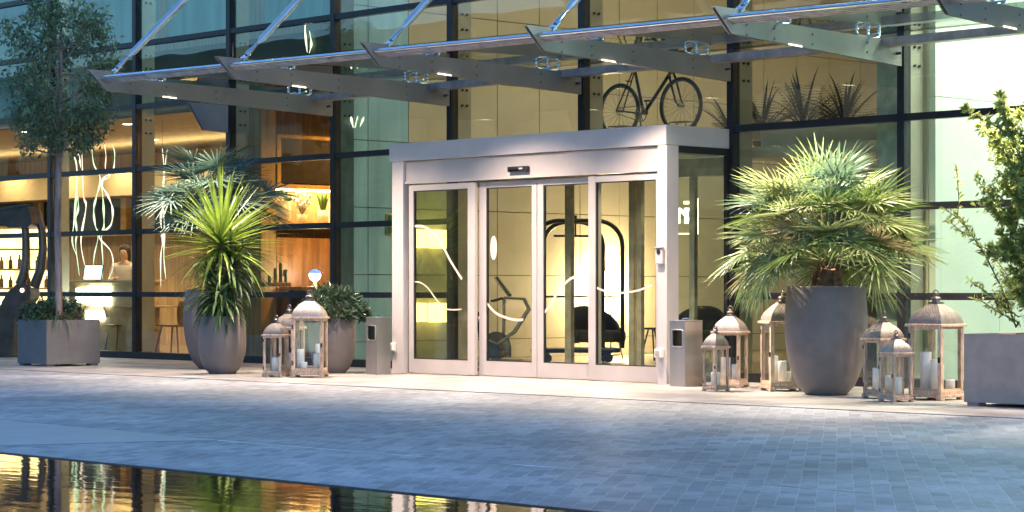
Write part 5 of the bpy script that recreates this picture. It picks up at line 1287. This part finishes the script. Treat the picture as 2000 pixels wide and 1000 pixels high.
# ceiling downlights in the cafe
for px, py, nm in ((249, 243, 'above the tree side of the first mullion'), (300, 273, 'right of the first mullion'), (506, 254, 'over the nook in the third bay'), (52, 258, 'showing through the leaves at the left'), (470, 262, 'beside the second mullion')):
    p = atZ(px, py, CE-.012)
    t = thing('ceiling_downlight', 'small round ceiling downlight ' + nm, 'downlight', (p.x, p.y, CE-.001), 0, 'cafe ceiling downlights')
    MB().lathe([(.075, 0), (.105, 0), (.105, -.012), (.075, -.008)], 20).build('trim_ring', M_white, t)
    MB().lathe([(.001, -.004), (.074, -.004), (.074, -.009), (.001, -.009)], 20).build('lens', M_spot, t)
# glowing ribbons added behind the panes stand in for warped reflections in the glass
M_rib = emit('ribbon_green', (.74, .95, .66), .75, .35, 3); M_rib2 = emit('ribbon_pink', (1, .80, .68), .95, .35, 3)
def mirror_ribbon(strands, Y, label, ztop):
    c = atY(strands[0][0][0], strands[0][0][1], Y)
    t = thing('mirror_ribbon', label, 'painted reflection', (c.x, Y, c.z), 0, 'ribbon shaped painted reflections')
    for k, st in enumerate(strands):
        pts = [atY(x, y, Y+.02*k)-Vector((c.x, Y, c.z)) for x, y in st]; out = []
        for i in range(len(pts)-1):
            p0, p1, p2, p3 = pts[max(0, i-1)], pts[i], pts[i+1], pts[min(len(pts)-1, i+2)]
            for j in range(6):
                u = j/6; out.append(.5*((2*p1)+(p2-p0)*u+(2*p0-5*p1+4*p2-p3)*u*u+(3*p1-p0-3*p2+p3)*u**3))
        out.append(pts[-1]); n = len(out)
        MB().tube(out, [.003+.016*sin(pi*i/(n-1))*(.6+.4*sin(i*.9+k*2)) for i in range(n)], 8).build('reflection_strand', (M_rib2, M_rib, M_rib)[k % 3], t)
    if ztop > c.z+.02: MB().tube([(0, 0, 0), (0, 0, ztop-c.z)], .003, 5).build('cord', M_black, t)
mirror_ribbon([[(147, 278), (153, 300), (158, 328)], [(150, 352), (151, 380), (153, 405), (148, 430), (150, 455), (148, 480), (155, 538)], [(142, 300), (150, 330), (146, 420), (141, 470), (150, 500)], [(160, 300), (163, 380), (168, 405), (158, 470), (166, 520)]], 1.0, 'twisted ribbon of painted reflection nearest the tree trunk', CE)
mirror_ribbon([[(204, 282), (207, 305), (206, 330), (214, 345), (197, 356), (212, 385), (220, 410), (216, 440), (194, 462), (216, 490), (221, 520), (212, 545)], [(179, 285), (183, 320), (196, 350), (188, 385), (183, 410), (186, 440), (192, 460), (184, 500), (181, 540)], [(219, 282), (224, 300), (220, 335), (200, 352), (202, 400), (203, 440), (198, 462), (201, 510), (200, 545)]], 1.0, 'looping ribbon of painted reflection in the middle of the first clear bay', CE)
mirror_ribbon([[(317, 290), (320, 325), (320, 360), (318, 400), (314, 430), (318, 470), (314, 500), (314, 560)], [(327, 290), (322, 325), (317, 380), (321, 440), (320, 500), (324, 545)]], 1.0, 'ribbon of painted reflection just left of the dark fan palm', CE)
mirror_ribbon([[(699, 30), (690, 55), (672, 88)], [(690, 50), (688, 70), (684, 95)], [(709, 38), (706, 60), (704, 92)]], 1.0, 'spray of bright painted reflections above the canopy left of the entrance', 7.85)
mirror_ribbon([[(597, 24), (596, 60), (600, 102)], [(604, 60), (608, 85), (604, 104)]], .65, 'short bright painted reflection above the canopy between two tie rods', 7.85)
mirror_ribbon([[(685, 226), (690, 250)], [(693, 250), (699, 226)], [(703, 248), (711, 228)]], .25, 'short bright flourish of painted reflection under the canopy over the teal wall', 3.5)

# ------------------------------------------------------------------ camera and colour
cd = bpy.data.cameras.new('camera'); cd.lens = FPX/2000*36; cd.sensor_width = 36; cd.shift_y = (YH-500)/2000; cd.clip_end = 3000; cd.clip_start = .1
co = bpy.data.objects.new('camera', cd); col.objects.link(co); co.location = (CAM[0], CAM[1], HZ)
co.rotation_euler = Vector((FW[0], FW[1], 0)).to_track_quat('-Z', 'Y').to_euler()
scene.camera = co
vs = scene.view_settings; vs.view_transform = 'Standard'; vs.look = 'None'; vs.gamma = 1; vs.exposure = 1.62
scene.cycles.transparent_max_bounces = 32; scene.cycles.max_bounces = 8; scene.cycles.use_denoising = True; scene.cycles.sample_clamp_indirect = 6
bpy.context.view_layer.update()
